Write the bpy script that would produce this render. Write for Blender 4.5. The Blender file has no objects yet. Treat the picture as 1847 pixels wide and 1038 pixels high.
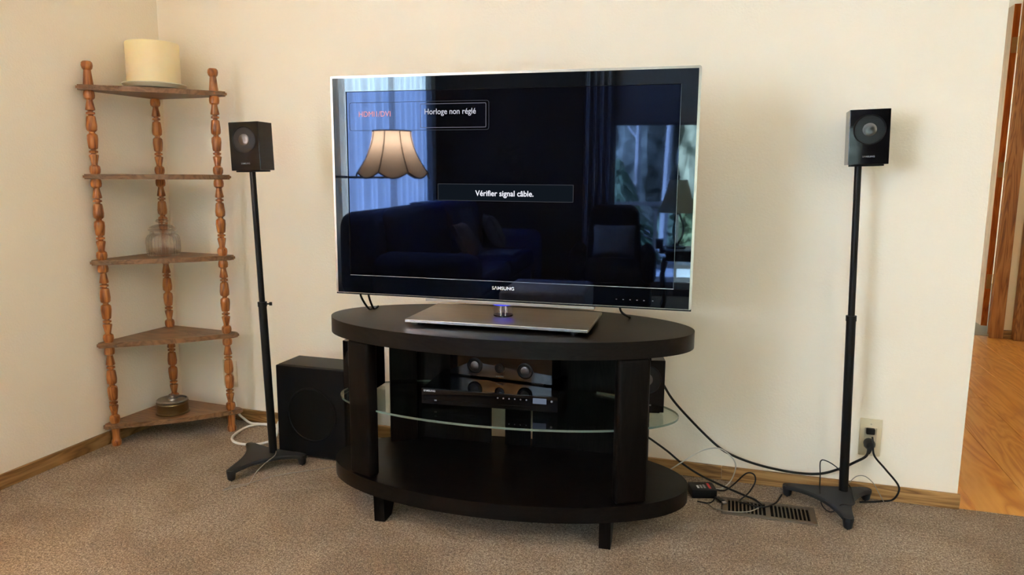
import bpy, bmesh, math, random
from mathutils import Vector, Matrix
random.seed(7)
PI = math.pi
scene = bpy.context.scene
C = scene.collection

# ------------------------------------------------------------------ camera
CAM = Vector((2.366, -2.594, 1.0737))
YAW, PITCH, ROLL, FPX = 0.3027, 0.1536, 0.0066, 1318.32
def cam_axes():
    fwd = Vector((-math.sin(YAW)*math.cos(PITCH), math.cos(YAW)*math.cos(PITCH), -math.sin(PITCH)))
    right = Vector((math.cos(YAW), math.sin(YAW), 0)); up = right.cross(fwd)
    r = right*math.cos(ROLL) + up*math.sin(ROLL); u = -right*math.sin(ROLL) + up*math.cos(ROLL)
    return r, u, fwd
_r, _u, _f = cam_axes()
cd = bpy.data.cameras.new('camera'); cam = bpy.data.objects.new('camera', cd); C.objects.link(cam)
cd.sensor_width = 36.0; cd.sensor_fit = 'HORIZONTAL'; cd.lens = 36.0*FPX/1847.0; cd.clip_start = 0.02; cd.clip_end = 200
cam.matrix_world = Matrix(((_r.x, _u.x, -_f.x, CAM.x), (_r.y, _u.y, -_f.y, CAM.y), (_r.z, _u.z, -_f.z, CAM.z), (0, 0, 0, 1)))
scene.camera = cam

# ------------------------------------------------------------------ colour management
vs = scene.view_settings
scene.display_settings.display_device = 'sRGB'
vs.view_transform = 'Standard'; vs.look = 'None'; vs.gamma = 1.0; vs.use_curve_mapping = False
vs.exposure = 1.76
cy = scene.cycles
cy.use_denoising = True
cy.max_bounces = 10; cy.diffuse_bounces = 6; cy.glossy_bounces = 5; cy.transmission_bounces = 8; cy.transparent_max_bounces = 12
cy.caustics_reflective = False; cy.caustics_refractive = False
cy.sample_clamp_indirect = 6.0

# ------------------------------------------------------------------ sky, sun, daylight
SKY_STRENGTH, SUN_STRENGTH = 1.2, 54.0
world = bpy.data.worlds.new('sky'); scene.world = world; world.use_nodes = True
wn = world.node_tree.nodes; wl = world.node_tree.links
bg = wn['Background']; sky = wn.new('ShaderNodeTexSky'); sky.sky_type = 'NISHITA'; sky.sun_disc = False
sky.sun_elevation = math.radians(28); sky.sun_rotation = math.radians(260); sky.air_density = 1.2; sky.dust_density = 1.5
wl.new(sky.outputs[0], bg.inputs[0]); bg.inputs[1].default_value = SKY_STRENGTH
sd = bpy.data.lights.new('sun', 'SUN'); sd.energy = SUN_STRENGTH; sd.angle = math.radians(1.0); sd.color = (0.62, 0.80, 1.0)
sun = bpy.data.objects.new('sun', sd); C.objects.link(sun)
sun.rotation_euler = Vector((1.0, -0.50, -0.55)).to_track_quat('-Z', 'Y').to_euler()
sun.location = (-6, -3, 6)
def portal(name, loc, rot, sx, sy):
    l = bpy.data.lights.new(name, 'AREA'); l.shape = 'RECTANGLE'; l.size = sx; l.size_y = sy; l.cycles.is_portal = True
    o = bpy.data.objects.new(name, l); C.objects.link(o); o.location = loc; o.rotation_euler = rot
portal('patio_daylight_portal', (2.52, -5.13, 1.0), (PI/2, 0, 0), 1.9, 2.0)
portal('far_room_daylight_portal', (5.53, 4.75, 1.5), (PI/2, 0, PI/2), 0.7, 1.0)
portal('left_daylight_portal', (-0.13, -3.65, 1.3), (PI/2, 0, -PI/2), 1.8, 1.6)

CEILING_FILL_W, FLOOR_LAMP_W, HALL_FILL_W = 20.0, 35.0, 12.0

# ------------------------------------------------------------------ material helpers
M = {}
def srgb(r, g, b):
    f = lambda c: (c/255/12.92) if c/255 <= 0.04045 else ((c/255+0.055)/1.055)**2.4
    return (f(r), f(g), f(b), 1)
def pm(name, col, rough=0.5, metal=0.0, spec=0.5, **kw):
    m = bpy.data.materials.new(name); m.use_nodes = True
    b = m.node_tree.nodes['Principled BSDF']
    b.inputs['Base Color'].default_value = col; b.inputs['Roughness'].default_value = rough
    b.inputs['Metallic'].default_value = metal; b.inputs['Specular IOR Level'].default_value = spec
    for k, v in kw.items(): b.inputs[k.replace('_', ' ')].default_value = v
    M[name] = m; return m
def nodes(m): return m.node_tree.nodes, m.node_tree.links, m.node_tree.nodes['Principled BSDF']
def coords(n, l, scale=(1, 1, 1), rnd=False, kind='Object', rot=(0, 0, 0)):
    tc = n.new('ShaderNodeTexCoord'); mp = n.new('ShaderNodeMapping'); mp.inputs['Scale'].default_value = scale
    mp.inputs['Rotation'].default_value = rot
    l.new(tc.outputs[kind], mp.inputs['Vector'])
    if rnd:
        oi = n.new('ShaderNodeObjectInfo'); mu = n.new('ShaderNodeMath'); mu.operation = 'MULTIPLY'; mu.inputs[1].default_value = 37.0
        l.new(oi.outputs['Random'], mu.inputs[0]); cx = n.new('ShaderNodeCombineXYZ')
        for i in range(3): l.new(mu.outputs[0], cx.inputs[i])
        l.new(cx.outputs[0], mp.inputs['Location'])
    return mp.outputs[0]
def noise(n, l, vec, scale, detail=4, rough=0.55, dist=0.0):
    t = n.new('ShaderNodeTexNoise'); t.inputs['Scale'].default_value = scale; t.inputs['Detail'].default_value = detail
    t.inputs['Roughness'].default_value = rough; t.inputs['Distortion'].default_value = dist
    l.new(vec, t.inputs['Vector']); return t.outputs['Fac']
def ramp(n, l, fac, stops):
    r = n.new('ShaderNodeValToRGB'); el = r.color_ramp.elements
    while len(el) < len(stops): el.new(0.5)
    for e, (p, c) in zip(el, stops): e.position = p; e.color = c
    l.new(fac, r.inputs[0]); return r.outputs[0]
def bump(n, l, b, h, strength, dist=0.002):
    k = n.new('ShaderNodeBump'); k.inputs['Strength'].default_value = strength; k.inputs['Distance'].default_value = dist
    l.new(h, k.inputs['Height']); l.new(k.outputs[0], b.inputs['Normal'])
def mixc(n, l, a, b_, fac, mode='MIX'):
    x = n.new('ShaderNodeMix'); x.data_type = 'RGBA'; x.blend_type = mode
    for sock, v in ((x.inputs[6], a), (x.inputs[7], b_), (x.inputs[0], fac)):
        if hasattr(v, 'links'): l.new(v, sock)
        else: sock.default_value = v
    return x.outputs[2]

def wood(name, dark, mid, light, scale, rough=0.45, axis='X', spec=0.4, rnd=True, bumpk=0.15, rings=7.0):
    m = pm(name, mid, rough, spec=spec); n, l, b = nodes(m)
    s = {'X': (0.12, 1, 1), 'Y': (1, 0.12, 1), 'Z': (1, 1, 0.12)}[axis]
    v = coords(n, l, tuple(scale*k for k in s), rnd)
    w = noise(n, l, v, 1.3, 3, 0.5, 1.2)
    mu = n.new('ShaderNodeMath'); mu.operation = 'MULTIPLY'; mu.inputs[1].default_value = rings; l.new(w, mu.inputs[0])
    fr = n.new('ShaderNodeMath'); fr.operation = 'PINGPONG'; fr.inputs[1].default_value = 0.5; l.new(mu.outputs[0], fr.inputs[0])
    s2 = {'X': (0.03, 1, 1), 'Y': (1, 0.03, 1), 'Z': (1, 1, 0.03)}[axis]
    v2 = coords(n, l, tuple(scale*9*k for k in s2), rnd); g = noise(n, l, v2, 1.0, 3, 0.6)
    ad = n.new('ShaderNodeMath'); ad.operation = 'MULTIPLY_ADD'; ad.inputs[1].default_value = 1.1; l.new(fr.outputs[0], ad.inputs[0])
    g2 = n.new('ShaderNodeMath'); g2.operation = 'MULTIPLY'; g2.inputs[1].default_value = 0.62; l.new(g, g2.inputs[0]); l.new(g2.outputs[0], ad.inputs[2])
    c = ramp(n, l, ad.outputs[0], [(0.22, dark), (0.5, mid), (0.85, light)])
    if rnd:
        oi = n.new('ShaderNodeObjectInfo'); rr = ramp(n, l, oi.outputs['Random'], [(0, (0.86, 0.86, 0.86, 1)), (1, (1.1, 1.08, 1.05, 1))])
        c = mixc(n, l, c, rr, 1.0, 'MULTIPLY')
    l.new(c, b.inputs['Base Color']); bump(n, l, b, g, bumpk, 0.0008)
    return m

# walls: cream paint over orange peel texture
def wallmat(name, col, bs=0.28):
    m = pm(name, col, 0.72, spec=0.25); n, l, b = nodes(m)
    v = coords(n, l)
    a = noise(n, l, v, 120, 3, 0.55); c = noise(n, l, v, 1.2, 2)
    cc = ramp(n, l, c, [(0.3, tuple(k*0.97 for k in col[:3])+(1,)), (0.7, col)])
    l.new(cc, b.inputs['Base Color']); bump(n, l, b, a, bs, 0.0035)
    return m
wallmat('wall_paint', srgb(243, 231, 210))
wallmat('hall_paint', srgb(242, 226, 190))
wood('rear_wall_dark', srgb(34, 26, 22), srgb(50, 38, 31), srgb(62, 48, 40), 5, 0.7, 'Z', spec=0.2, rnd=False)  # dark brown grain over the whole wall behind the camera
wallmat('ceiling_paint', srgb(244, 240, 230), 0.5)
# carpet
m = pm('carpet', srgb(160, 132, 108), 0.95, spec=0.05); n, l, b = nodes(m); v = coords(n, l)
a1 = noise(n, l, v, 230, 3, 0.75); a2 = noise(n, l, v, 95, 2, 0.6); a3 = noise(n, l, v, 3.0, 3, 0.6, 0.6)
c1 = ramp(n, l, a1, [(0.30, srgb(72, 56, 40)), (0.5, srgb(166, 145, 119)), (0.70, srgb(240, 224, 198))])
c2 = ramp(n, l, a2, [(0.30, srgb(160, 145, 132)), (0.65, (1, 1, 1, 1))])
c3 = ramp(n, l, a3, [(0.36, srgb(222, 214, 204)), (0.62, (1, 1, 1, 1))])
cm = mixc(n, l, mixc(n, l, c1, c2, 0.75, 'MULTIPLY'), c3, 1.0, 'MULTIPLY')
l.new(cm, b.inputs['Base Color'])
ad = n.new('ShaderNodeMath'); ad.operation = 'ADD'; l.new(a1, ad.inputs[0]); l.new(a2, ad.inputs[1])
bump(n, l, b, ad.outputs[0], 0.9, 0.006)
b.inputs['Sheen Weight'].default_value = 0.15
pm('grey_carpet', srgb(150, 145, 132), 0.95, spec=0.05)
# woods
wood('oak_trim', srgb(98, 68, 34), srgb(144, 106, 60), srgb(170, 132, 82), 9, 0.5, 'X', rnd=True)
wood('oak_trim_y', srgb(98, 68, 34), srgb(144, 106, 60), srgb(170, 132, 82), 9, 0.5, 'Y', rnd=True)
wood('oak_casing', srgb(104, 64, 28), srgb(146, 96, 46), srgb(168, 118, 64), 9, 0.4, 'Z', rnd=True)
wood('laminate', srgb(180, 114, 44), srgb(202, 140, 62), srgb(216, 160, 84), 4.5, 0.28, 'Y', spec=0.5, rnd=True, bumpk=0.03, rings=9)
wood('post_wood', srgb(92, 46, 16), srgb(146, 86, 38), srgb(176, 114, 60), 12, 0.28, 'Z', spec=0.5, rnd=True, bumpk=0.05)
wood('shelf_wood', srgb(92, 64, 42), srgb(118, 86, 58), srgb(132, 98, 68), 10, 0.42, 'X', spec=0.4, rnd=True, bumpk=0.06)
wood('espresso', srgb(6, 4, 4), srgb(11, 8, 8), srgb(17, 13, 12), 14, 0.36, 'X', spec=0.16, rnd=True, bumpk=0.12)
wood('espresso_v', srgb(6, 4, 4), srgb(11, 8, 8), srgb(17, 13, 12), 14, 0.42, 'Z', spec=0.08, rnd=True, bumpk=0.12)
wood('door_slab_daylit', srgb(150, 134, 122), srgb(166, 150, 138), srgb(178, 162, 150), 6, 0.35, 'Z', rnd=True, bumpk=0.03)  # grey-brown carries the daylight reflected on the open face
wood('door_edge', srgb(150, 72, 18), srgb(186, 98, 30), srgb(200, 116, 44), 8, 0.4, 'Z', rnd=True)
# metals / plastics
pm('gloss_black', (0.003, 0.003, 0.004, 1), 0.05, spec=0.20)
pm('satin_black', (0.004, 0.004, 0.0048, 1), 0.42, spec=0.20)
pm('matt_black', (0.0028, 0.0031, 0.0045, 1), 0.55, spec=0.12)
pm('powder_grey', (0.013, 0.014, 0.016, 1), 0.5, spec=0.28)
pm('rubber_black', (0.006, 0.006, 0.006, 1), 0.5, spec=0.3)
pm('cone_black', (0.008, 0.008, 0.009, 1), 0.3, spec=0.22)
m = pm('brushed_cap', (0.11, 0.107, 0.105, 1), 0.30, 1.0); nodes(m)[2].inputs['Anisotropic'].default_value = 0.85
tg = nodes(m)[0].new('ShaderNodeTangent'); tg.direction_type = 'RADIAL'; tg.axis = 'Y'; nodes(m)[1].new(tg.outputs[0], nodes(m)[2].inputs['Tangent'])
pm('champagne', (0.44, 0.37, 0.30, 1), 0.34, 1.0)
m = pm('brushed_steel', (0.42, 0.37, 0.31, 1), 0.36, 1.0); n, l, b = nodes(m)
v = coords(n, l, (3, 220, 220)); a = noise(n, l, v, 1.0, 3)
l.new(ramp(n, l, a, [(0.2, (0.32, 0.28, 0.235, 1)), (0.8, (0.46, 0.405, 0.345, 1))]), b.inputs['Base Color'])
pm('trim_grey', (0.10, 0.10, 0.10, 1), 0.3, 1.0)
pm('silver_edge', (0.82, 0.78, 0.72, 1), 0.22, 1.0)
pm('brass', (0.55, 0.38, 0.16, 1), 0.32, 1.0)
pm('aged_brass', (0.24, 0.17, 0.085, 1), 0.38, 1.0)
pm('pewter', (0.42, 0.40, 0.37, 1), 0.35, 1.0)
pm('ivory_plastic', srgb(214, 198, 164), 0.4)
pm('ivory_dark', srgb(186, 172, 146), 0.4)
pm('vent_brown', srgb(86, 75, 60), 0.5, 0.0, spec=0.3)
pm('void', (0.004, 0.004, 0.004, 1), 0.9, spec=0.1)
pm('white_plastic', srgb(222, 216, 206), 0.4)
pm('grey_wire', srgb(140, 132, 120), 0.4)
pm('clear_wire', srgb(190, 184, 172), 0.25)
pm('red_sticker', srgb(196, 34, 34), 0.4)
pm('white_print', (0.72, 0.72, 0.74, 1), 0.4)
pm('grey_print', (0.22, 0.22, 0.23, 1), 0.4)
pm('usb_metal', (0.6, 0.6, 0.6, 1), 0.3, 1.0)
m = pm('candle_wax', srgb(240, 224, 176), 0.45, spec=0.4); nb = nodes(m)[2]
nb.inputs['Subsurface Weight'].default_value = 0.6; nb.inputs['Subsurface Radius'].default_value = (0.02, 0.016, 0.010)
nb.inputs['Subsurface Scale'].default_value = 1.0
n, l, b = nodes(m); v = coords(n, l); a = noise(n, l, v, 9, 3); l.new(ramp(n, l, a, [(0.2, srgb(238, 217, 168)), (0.8, srgb(246, 229, 186))]), b.inputs['Base Color'])
pm('candle_dish', srgb(196, 186, 158), 0.3)
pm('wick', srgb(220, 205, 170), 0.8)
m = pm('jar_glass', (0.97, 0.98, 0.96, 1), 0.02); n, l, b = nodes(m); b.inputs['Transmission Weight'].default_value = 1.0; b.inputs['IOR'].default_value = 1.45
tr_ = n.new('ShaderNodeBsdfTransparent'); mx_ = n.new('ShaderNodeMixShader'); mx_.inputs[0].default_value = 0.58; ou_ = n['Material Output']
l.new(b.outputs[0], mx_.inputs[1]); l.new(tr_.outputs[0], mx_.inputs[2]); l.new(mx_.outputs[0], ou_.inputs[0])
def clear_glass(name, tint, f0=0.9):
    m = bpy.data.materials.new(name); m.use_nodes = True; n = m.node_tree.nodes; l = m.node_tree.links; n.clear()
    o = n.new('ShaderNodeOutputMaterial'); mx = n.new('ShaderNodeMixShader'); t = n.new('ShaderNodeBsdfTransparent'); g = n.new('ShaderNodeBsdfGlossy')
    fr = n.new('ShaderNodeFresnel'); fr.inputs[0].default_value = 1.5; t.inputs[0].default_value = tint; g.inputs['Roughness'].default_value = 0.02
    ge = n.new('ShaderNodeNewGeometry'); mr = n.new('ShaderNodeMapRange'); mr.inputs[3].default_value = 1.5; mr.inputs[4].default_value = 1/1.5   # same reflectance from either side of the sheet
    l.new(ge.outputs['Backfacing'], mr.inputs[0]); l.new(mr.outputs[0], fr.inputs[0])
    l.new(fr.outputs[0], mx.inputs[0]); l.new(t.outputs[0], mx.inputs[1]); l.new(g.outputs[0], mx.inputs[2]); l.new(mx.outputs[0], o.inputs[0])
    M[name] = m; return m
clear_glass('window_glass', (0.95, 0.97, 0.96, 1))
clear_glass('shelf_glass', (0.86, 0.92, 0.89, 1))
clear_glass('neck_glass', (0.86, 0.84, 0.86, 1))
pm('glass_edge', srgb(96, 112, 104), 0.15, spec=0.7)
m = pm('tv_screen', (0.0016, 0.0016, 0.0022, 1), 0.025, spec=0.26); nodes(m)[2].inputs['Specular Tint'].default_value = (0.36, 0.52, 1.0, 1)
m = pm('tv_bezel', (0.002, 0.0025, 0.004, 1), 0.02, spec=0.42); nodes(m)[2].inputs['Specular Tint'].default_value = (0.80, 0.93, 1.0, 1)
def emit(name, col, s):
    m = bpy.data.materials.new(name); m.use_nodes = True; b = m.node_tree.nodes['Principled BSDF']
    b.inputs['Base Color'].default_value = (0, 0, 0, 1); b.inputs['Emission Color'].default_value = col; b.inputs['Emission Strength'].default_value = s
    b.inputs['Specular IOR Level'].default_value = 0.0
    M[name] = m; return m
emit('osd_white', (0.85, 0.85, 0.95, 1), 0.34)
emit('osd_title', (0.75, 0.75, 0.85, 1), 0.22)
emit('osd_orange', (0.75, 0.28, 0.26, 1), 0.42)
emit('osd_line', (0.30, 0.30, 0.36, 1), 0.16)
emit('osd_line_dim', (0.18, 0.19, 0.22, 1), 0.10)
emit('osd_fill', (0.02, 0.03, 0.045, 1), 0.08)
emit('blue_led', (0.04, 0.05, 1.0, 1), 0.40)
emit('display_lit', (0.45, 0.55, 0.75, 1), 0.08)
emit('ceiling_fill_glow', (1.0, 0.89, 0.74, 1), 4.0)
# fabrics
def fabric(name, c1, c2, scale=60, rough=0.95):
    m = pm(name, c1, rough, spec=0.1); n, l, b = nodes(m); v = coords(n, l); a = noise(n, l, v, scale, 3, 0.6)
    l.new(ramp(n, l, a, [(0.35, c1), (0.65, c2)]), b.inputs['Base Color']); bump(n, l, b, a, 0.4, 0.003); return m
fabric('navy_plush', srgb(36, 50, 92), srgb(54, 72, 124), 25)
fabric('throw_fabric', srgb(150, 158, 185), srgb(185, 192, 212), 40)
fabric('tapestry', srgb(120, 100, 98), srgb(176, 160, 150), 18)
fabric('dark_plush', srgb(16, 17, 22), srgb(28, 30, 36), 30)
fabric('grey_pillow', srgb(150, 152, 156), srgb(186, 186, 184), 22)
fabric('lilac_cloth', srgb(130, 132, 168), srgb(158, 160, 190), 30)
fabric('blind_cloth', srgb(150, 150, 158), srgb(168, 168, 174), 50)
fabric('drape_grey', srgb(110, 112, 120), srgb(136, 138, 146), 50)
def sheer(name, col, tr):
    m = bpy.data.materials.new(name); m.use_nodes = True; n = m.node_tree.nodes; l = m.node_tree.links; n.clear()
    o = n.new('ShaderNodeOutputMaterial'); mx = n.new('ShaderNodeMixShader'); d = n.new('ShaderNodeBsdfDiffuse'); t = n.new('ShaderNodeBsdfTranslucent')
    d.inputs[0].default_value = col; t.inputs[0].default_value = col; mx.inputs[0].default_value = tr
    l.new(d.outputs[0], mx.inputs[1]); l.new(t.outputs[0], mx.inputs[2]); l.new(mx.outputs[0], o.inputs[0]); M[name] = m; return m
sheer('sheer_curtain', (0.82, 0.87, 0.94, 1), 0.62)
sheer('lamp_shade', (1.0, 0.66, 0.38, 1), 0.72)
sheer('small_shade', (0.90, 0.80, 0.58, 1), 0.75)
pm('shade_trim', srgb(40, 30, 26), 0.8)
pm('dark_iron', (0.014, 0.013, 0.013, 1), 0.4, 0.3)
pm('dark_wood', srgb(38, 26, 20), 0.35)
pm('window_vinyl', srgb(196, 194, 188), 0.5)
pm('bark', srgb(120, 108, 98), 0.9); pm('pale_bark', srgb(206, 200, 196), 0.9)
fabric('conifer', srgb(92, 118, 88), srgb(160, 176, 140), 3)  # sunlit haze is put into these paled greens
fabric('shrub', srgb(46, 54, 46), srgb(168, 168, 152), 2.0)
fabric('snow', srgb(226, 232, 238), srgb(240, 243, 246), 3)
pm('deck_wood', srgb(110, 104, 98), 0.8)
pm('bulb_glass', (1, 0.9, 0.75, 1), 0.4)

# ------------------------------------------------------------------ mesh helpers
def box(bm, x0, x1, y0, y1, z0, z1):
    v = [bm.verts.new(p) for p in ((x0, y0, z0), (x1, y0, z0), (x1, y1, z0), (x0, y1, z0), (x0, y0, z1), (x1, y0, z1), (x1, y1, z1), (x0, y1, z1))]
    for f in ((0, 3, 2, 1), (4, 5, 6, 7), (0, 1, 5, 4), (1, 2, 6, 5), (2, 3, 7, 6), (3, 0, 4, 7)): bm.faces.new([v[i] for i in f])
    return v
def nb_(): return bmesh.new()
def bbox(x0, x1, y0, y1, z0, z1, r=0.0, seg=2):
    bm = nb_(); box(bm, x0, x1, y0, y1, z0, z1)
    if r > 0: bmesh.ops.bevel(bm, geom=list(bm.edges), offset=r, segments=seg, profile=0.5, affect='EDGES', clamp_overlap=True)
    return bm
def lathe(bm, prof, seg=32, caps=True, axis='Z', origin=(0, 0, 0)):
    rings = []
    for r, z in prof:
        ring = []
        for i in range(seg):
            a = 2*PI*i/seg; p = (r*math.cos(a), r*math.sin(a), z)
            if axis == 'Y': p = (p[0], -p[2], p[1])     # profile height runs towards -y (the front)
            if axis == 'X': p = (p[2], p[0], p[1])
            ring.append(bm.verts.new(Vector(p)+Vector(origin)))
        rings.append(ring)
    for a, b in zip(rings, rings[1:]):
        for i in range(seg): bm.faces.new((a[i], a[(i+1) % seg], b[(i+1) % seg], b[i]))
    if caps: bm.faces.new(rings[0][::-1]); bm.faces.new(rings[-1])
    return bm
def prism(bm, pts, z0, z1):
    lo = [bm.verts.new((x, y, z0)) for x, y in pts]; hi = [bm.verts.new((x, y, z1)) for x, y in pts]; k = len(pts)
    bm.faces.new(lo[::-1]); bm.faces.new(hi)
    for i in range(k): bm.faces.new((lo[i], lo[(i+1) % k], hi[(i+1) % k], hi[i]))
    return bm
def catmull(P, k=8):
    P = [Vector(p) for p in P]; Q = [2*P[0]-P[1]]+P+[2*P[-1]-P[-2]]; out = []
    for i in range(1, len(Q)-2):
        a, b, c, d = Q[i-1:i+3]
        for j in range(k):
            t = j/k; out.append(0.5*((2*b)+(c-a)*t+(2*a-5*b+4*c-d)*t*t+(3*b-a-3*c+d)*t**3))
    out.append(P[-1]); return out
def tube(bm, P, r, seg=8, smooth_k=8):
    P = catmull(P, smooth_k) if smooth_k else [Vector(p) for p in P]
    rr = r if hasattr(r, '__len__') else None
    t0 = (P[1]-P[0]).normalized(); up = Vector((0, 0, 1)) if abs(t0.z) < 0.9 else Vector((1, 0, 0)); nrm = (up-t0*up.dot(t0)).normalized(); rings = []
    for i, p in enumerate(P):
        t = (P[min(i+1, len(P)-1)]-P[max(i-1, 0)]); t = t.normalized() if t.length > 1e-9 else t0
        nrm = (nrm-t*nrm.dot(t)).normalized(); bn = t.cross(nrm)
        q = (rr[0]+(rr[1]-rr[0])*i/(len(P)-1)) if rr else r
        rings.append([bm.verts.new(p+nrm*q*math.cos(2*PI*k/seg)+bn*q*math.sin(2*PI*k/seg)) for k in range(seg)])
    for a, b in zip(rings, rings[1:]):
        for k in range(seg): bm.faces.new((a[k], a[(k+1) % seg], b[(k+1) % seg], b[k]))
    bm.faces.new(rings[0][::-1]); bm.faces.new(rings[-1]); return bm
def ring_rect(bm, x0, x1, z0, z1, ix0, ix1, iz0, iz1, y0, y1):
    """rectangular frame in the xz plane, from y0 (front) to y1 (back)"""
    O = [(x0, z0), (x1, z0), (x1, z1), (x0, z1)]; I = [(ix0, iz0), (ix1, iz0), (ix1, iz1), (ix0, iz1)]
    fo = [bm.verts.new((x, y0, z)) for x, z in O]; fi = [bm.verts.new((x, y0, z)) for x, z in I]
    bo = [bm.verts.new((x, y1, z)) for x, z in O]; bi = [bm.verts.new((x, y1, z)) for x, z in I]
    for i in range(4):
        j = (i+1) % 4
        bm.faces.new((fo[i], fo[j], fi[j], fi[i])); bm.faces.new((bo[j], bo[i], bi[i], bi[j]))
        bm.faces.new((fo[j], fo[i], bo[i], bo[j])); bm.faces.new((fi[i], fi[j], bi[j], bi[i]))
    return bm
def rrect(x0, x1, z0, z1, r, k=6):
    pts = []
    for cx, cz, a0 in ((x1-r, z0+r, -90), (x1-r, z1-r, 0), (x0+r, z1-r, 90), (x0+r, z0+r, 180)):
        for i in range(k+1):
            a = math.radians(a0+90*i/k); pts.append((cx+r*math.cos(a), cz+r*math.sin(a)))
    return pts
def rring(bm, x0, x1, z0, z1, w, r, y0, y1):
    a = rrect(x0, x1, z0, z1, r); b = rrect(x0+w, x1-w, z0+w, z1-w, max(r-w, 0.0005)); k = len(a)
    fo = [bm.verts.new((x, y0, z)) for x, z in a]; fi = [bm.verts.new((x, y0, z)) for x, z in b]
    bo = [bm.verts.new((x, y1, z)) for x, z in a]; bi = [bm.verts.new((x, y1, z)) for x, z in b]
    for i in range(k):
        j = (i+1) % k
        bm.faces.new((fo[i], fo[j], fi[j], fi[i])); bm.faces.new((bo[j], bo[i], bi[i], bi[j]))
        bm.faces.new((fo[j], fo[i], bo[i], bo[j])); bm.faces.new((fi[i], fi[j], bi[j], bi[i]))
    return bm
def xform(bm, loc=(0, 0, 0), rz=0.0, rx=0.0, ry=0.0):
    mt = Matrix.Translation(loc) @ Matrix.Rotation(rz, 4, 'Z') @ Matrix.Rotation(ry, 4, 'Y') @ Matrix.Rotation(rx, 4, 'X')
    bmesh.ops.transform(bm, matrix=mt, verts=list(bm.verts)); return bm
def obj(name, bm, mat, parent=None, smooth=False, loc=None, rot=None):
    bmesh.ops.recalc_face_normals(bm, faces=list(bm.faces))
    me = bpy.data.meshes.new(name); bm.to_mesh(me); bm.free()
    me.materials.append(M[mat] if isinstance(mat, str) else mat)
    if smooth:
        me.polygons.foreach_set('use_smooth', [True]*len(me.polygons))
        try: me.set_sharp_from_angle(angle=math.radians(38))
        except Exception: pass
    o = bpy.data.objects.new(name, me); C.objects.link(o)
    if parent: o.parent = parent
    if loc: o.location = loc
    if rot: o.rotation_euler = rot
    return o
def meshcopy(o, parent, loc=None, rot=None):
    c = o.copy(); C.objects.link(c); c.parent = parent
    if loc: c.location = loc
    if rot: c.rotation_euler = rot
    return c
def tag(o, label, cat, group=None):
    o['label'] = label; o['category'] = cat
    if group: o['group'] = group
    return o
def thing(name, label, cat, loc=(0, 0, 0), rz=0.0, group=None):
    o = bpy.data.objects.new(name, None); C.objects.link(o); o.empty_display_size = 0.05
    o.location = loc; o.rotation_euler = (0, 0, rz); return tag(o, label, cat, group)
def struct(name, bm, mat, smooth=False, label=None):
    o = obj(name, bm, mat, None, smooth); o['kind'] = 'structure'
    if label: o['label'] = label
    return o
def text(name, s, mat, parent, x, z, w, h, y, bold=0.0, align='L'):
    """flat lettering in the local xz plane facing -y; (x, z) lower left of the box, w wide, h = cap height"""
    cu = bpy.data.curves.new(name, 'FONT'); cu.body = s; cu.size = 1.0; cu.offset = bold; cu.extrude = 0.0
    t = bpy.data.objects.new(name, cu); C.objects.link(t)
    dg = bpy.context.evaluated_depsgraph_get(); dg.update()
    me = bpy.data.meshes.new_from_object(t.evaluated_get(dg)); bpy.data.objects.remove(t); bpy.data.curves.remove(cu)
    xs = [v.co.x for v in me.vertices]; x0, x1 = min(xs), max(xs); cap = 0.70
    for v in me.vertices: v.co = Vector((x+(v.co.x-x0)/(x1-x0)*w, y, z+v.co.y/cap*h))
    me.materials.clear(); me.materials.append(M[mat]); o = bpy.data.objects.new(name, me); C.objects.link(o); o.parent = parent
    return o

# ================================================================== THE ROOM
XR, YB, ZC = 5.4, -5.0, 2.42
WE = 3.087                                        # the television wall ends here; the hall opens beyond
bm = nb_(); box(bm, -0.1, WE, 0, 0.12, -0.05, ZC); struct('wall_back', bm, 'wall_paint', label='cream textured wall behind the television')
bm = nb_()                                        # left wall with the curtained window
LW = (-4.50, -2.80, 0.55, 2.05)
box(bm, -0.12, 0, YB-0.12, LW[0], -0.05, ZC); box(bm, -0.12, 0, LW[1], 0.12, -0.05, ZC)
box(bm, -0.12, 0, LW[0], LW[1], -0.05, LW[2]); box(bm, -0.12, 0, LW[0], LW[1], LW[3], ZC)
struct('wall_left', bm, 'wall_paint')
RW = (1.62, 3.40, 0.06, 1.98)
bm = nb_(); box(bm, -0.12, RW[0], YB-0.12, YB, -0.05, ZC); box(bm, RW[1], XR+0.12, YB-0.12, YB, -0.05, ZC)
box(bm, RW[0], RW[1], YB-0.12, YB, -0.05, RW[2]); box(bm, RW[0], RW[1], YB-0.12, YB, RW[3], ZC)
struct('wall_rear', bm, 'rear_wall_dark')
bm = nb_(); box(bm, XR, XR+0.12, YB-0.12, 4.4, -0.05, ZC); box(bm, XR, XR+0.12, 5.1, 6.0, -0.05, ZC); box(bm, XR, XR+0.12, 4.4, 5.1, -0.05, 1.0); box(bm, XR, XR+0.12, 4.4, 5.1, 2.0, ZC); struct('wall_right', bm, 'wall_paint')
bm = nb_(); box(bm, -0.12, XR+0.12, YB-0.12, 6.1, ZC, ZC+0.12); struct('ceiling', bm, 'ceiling_paint')
bm = nb_(); box(bm, -0.12, XR+0.12, YB-0.12, 0.0, -0.06, 0.0); struct('floor', bm, 'carpet', label='speckled tan cut pile carpet')
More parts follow.
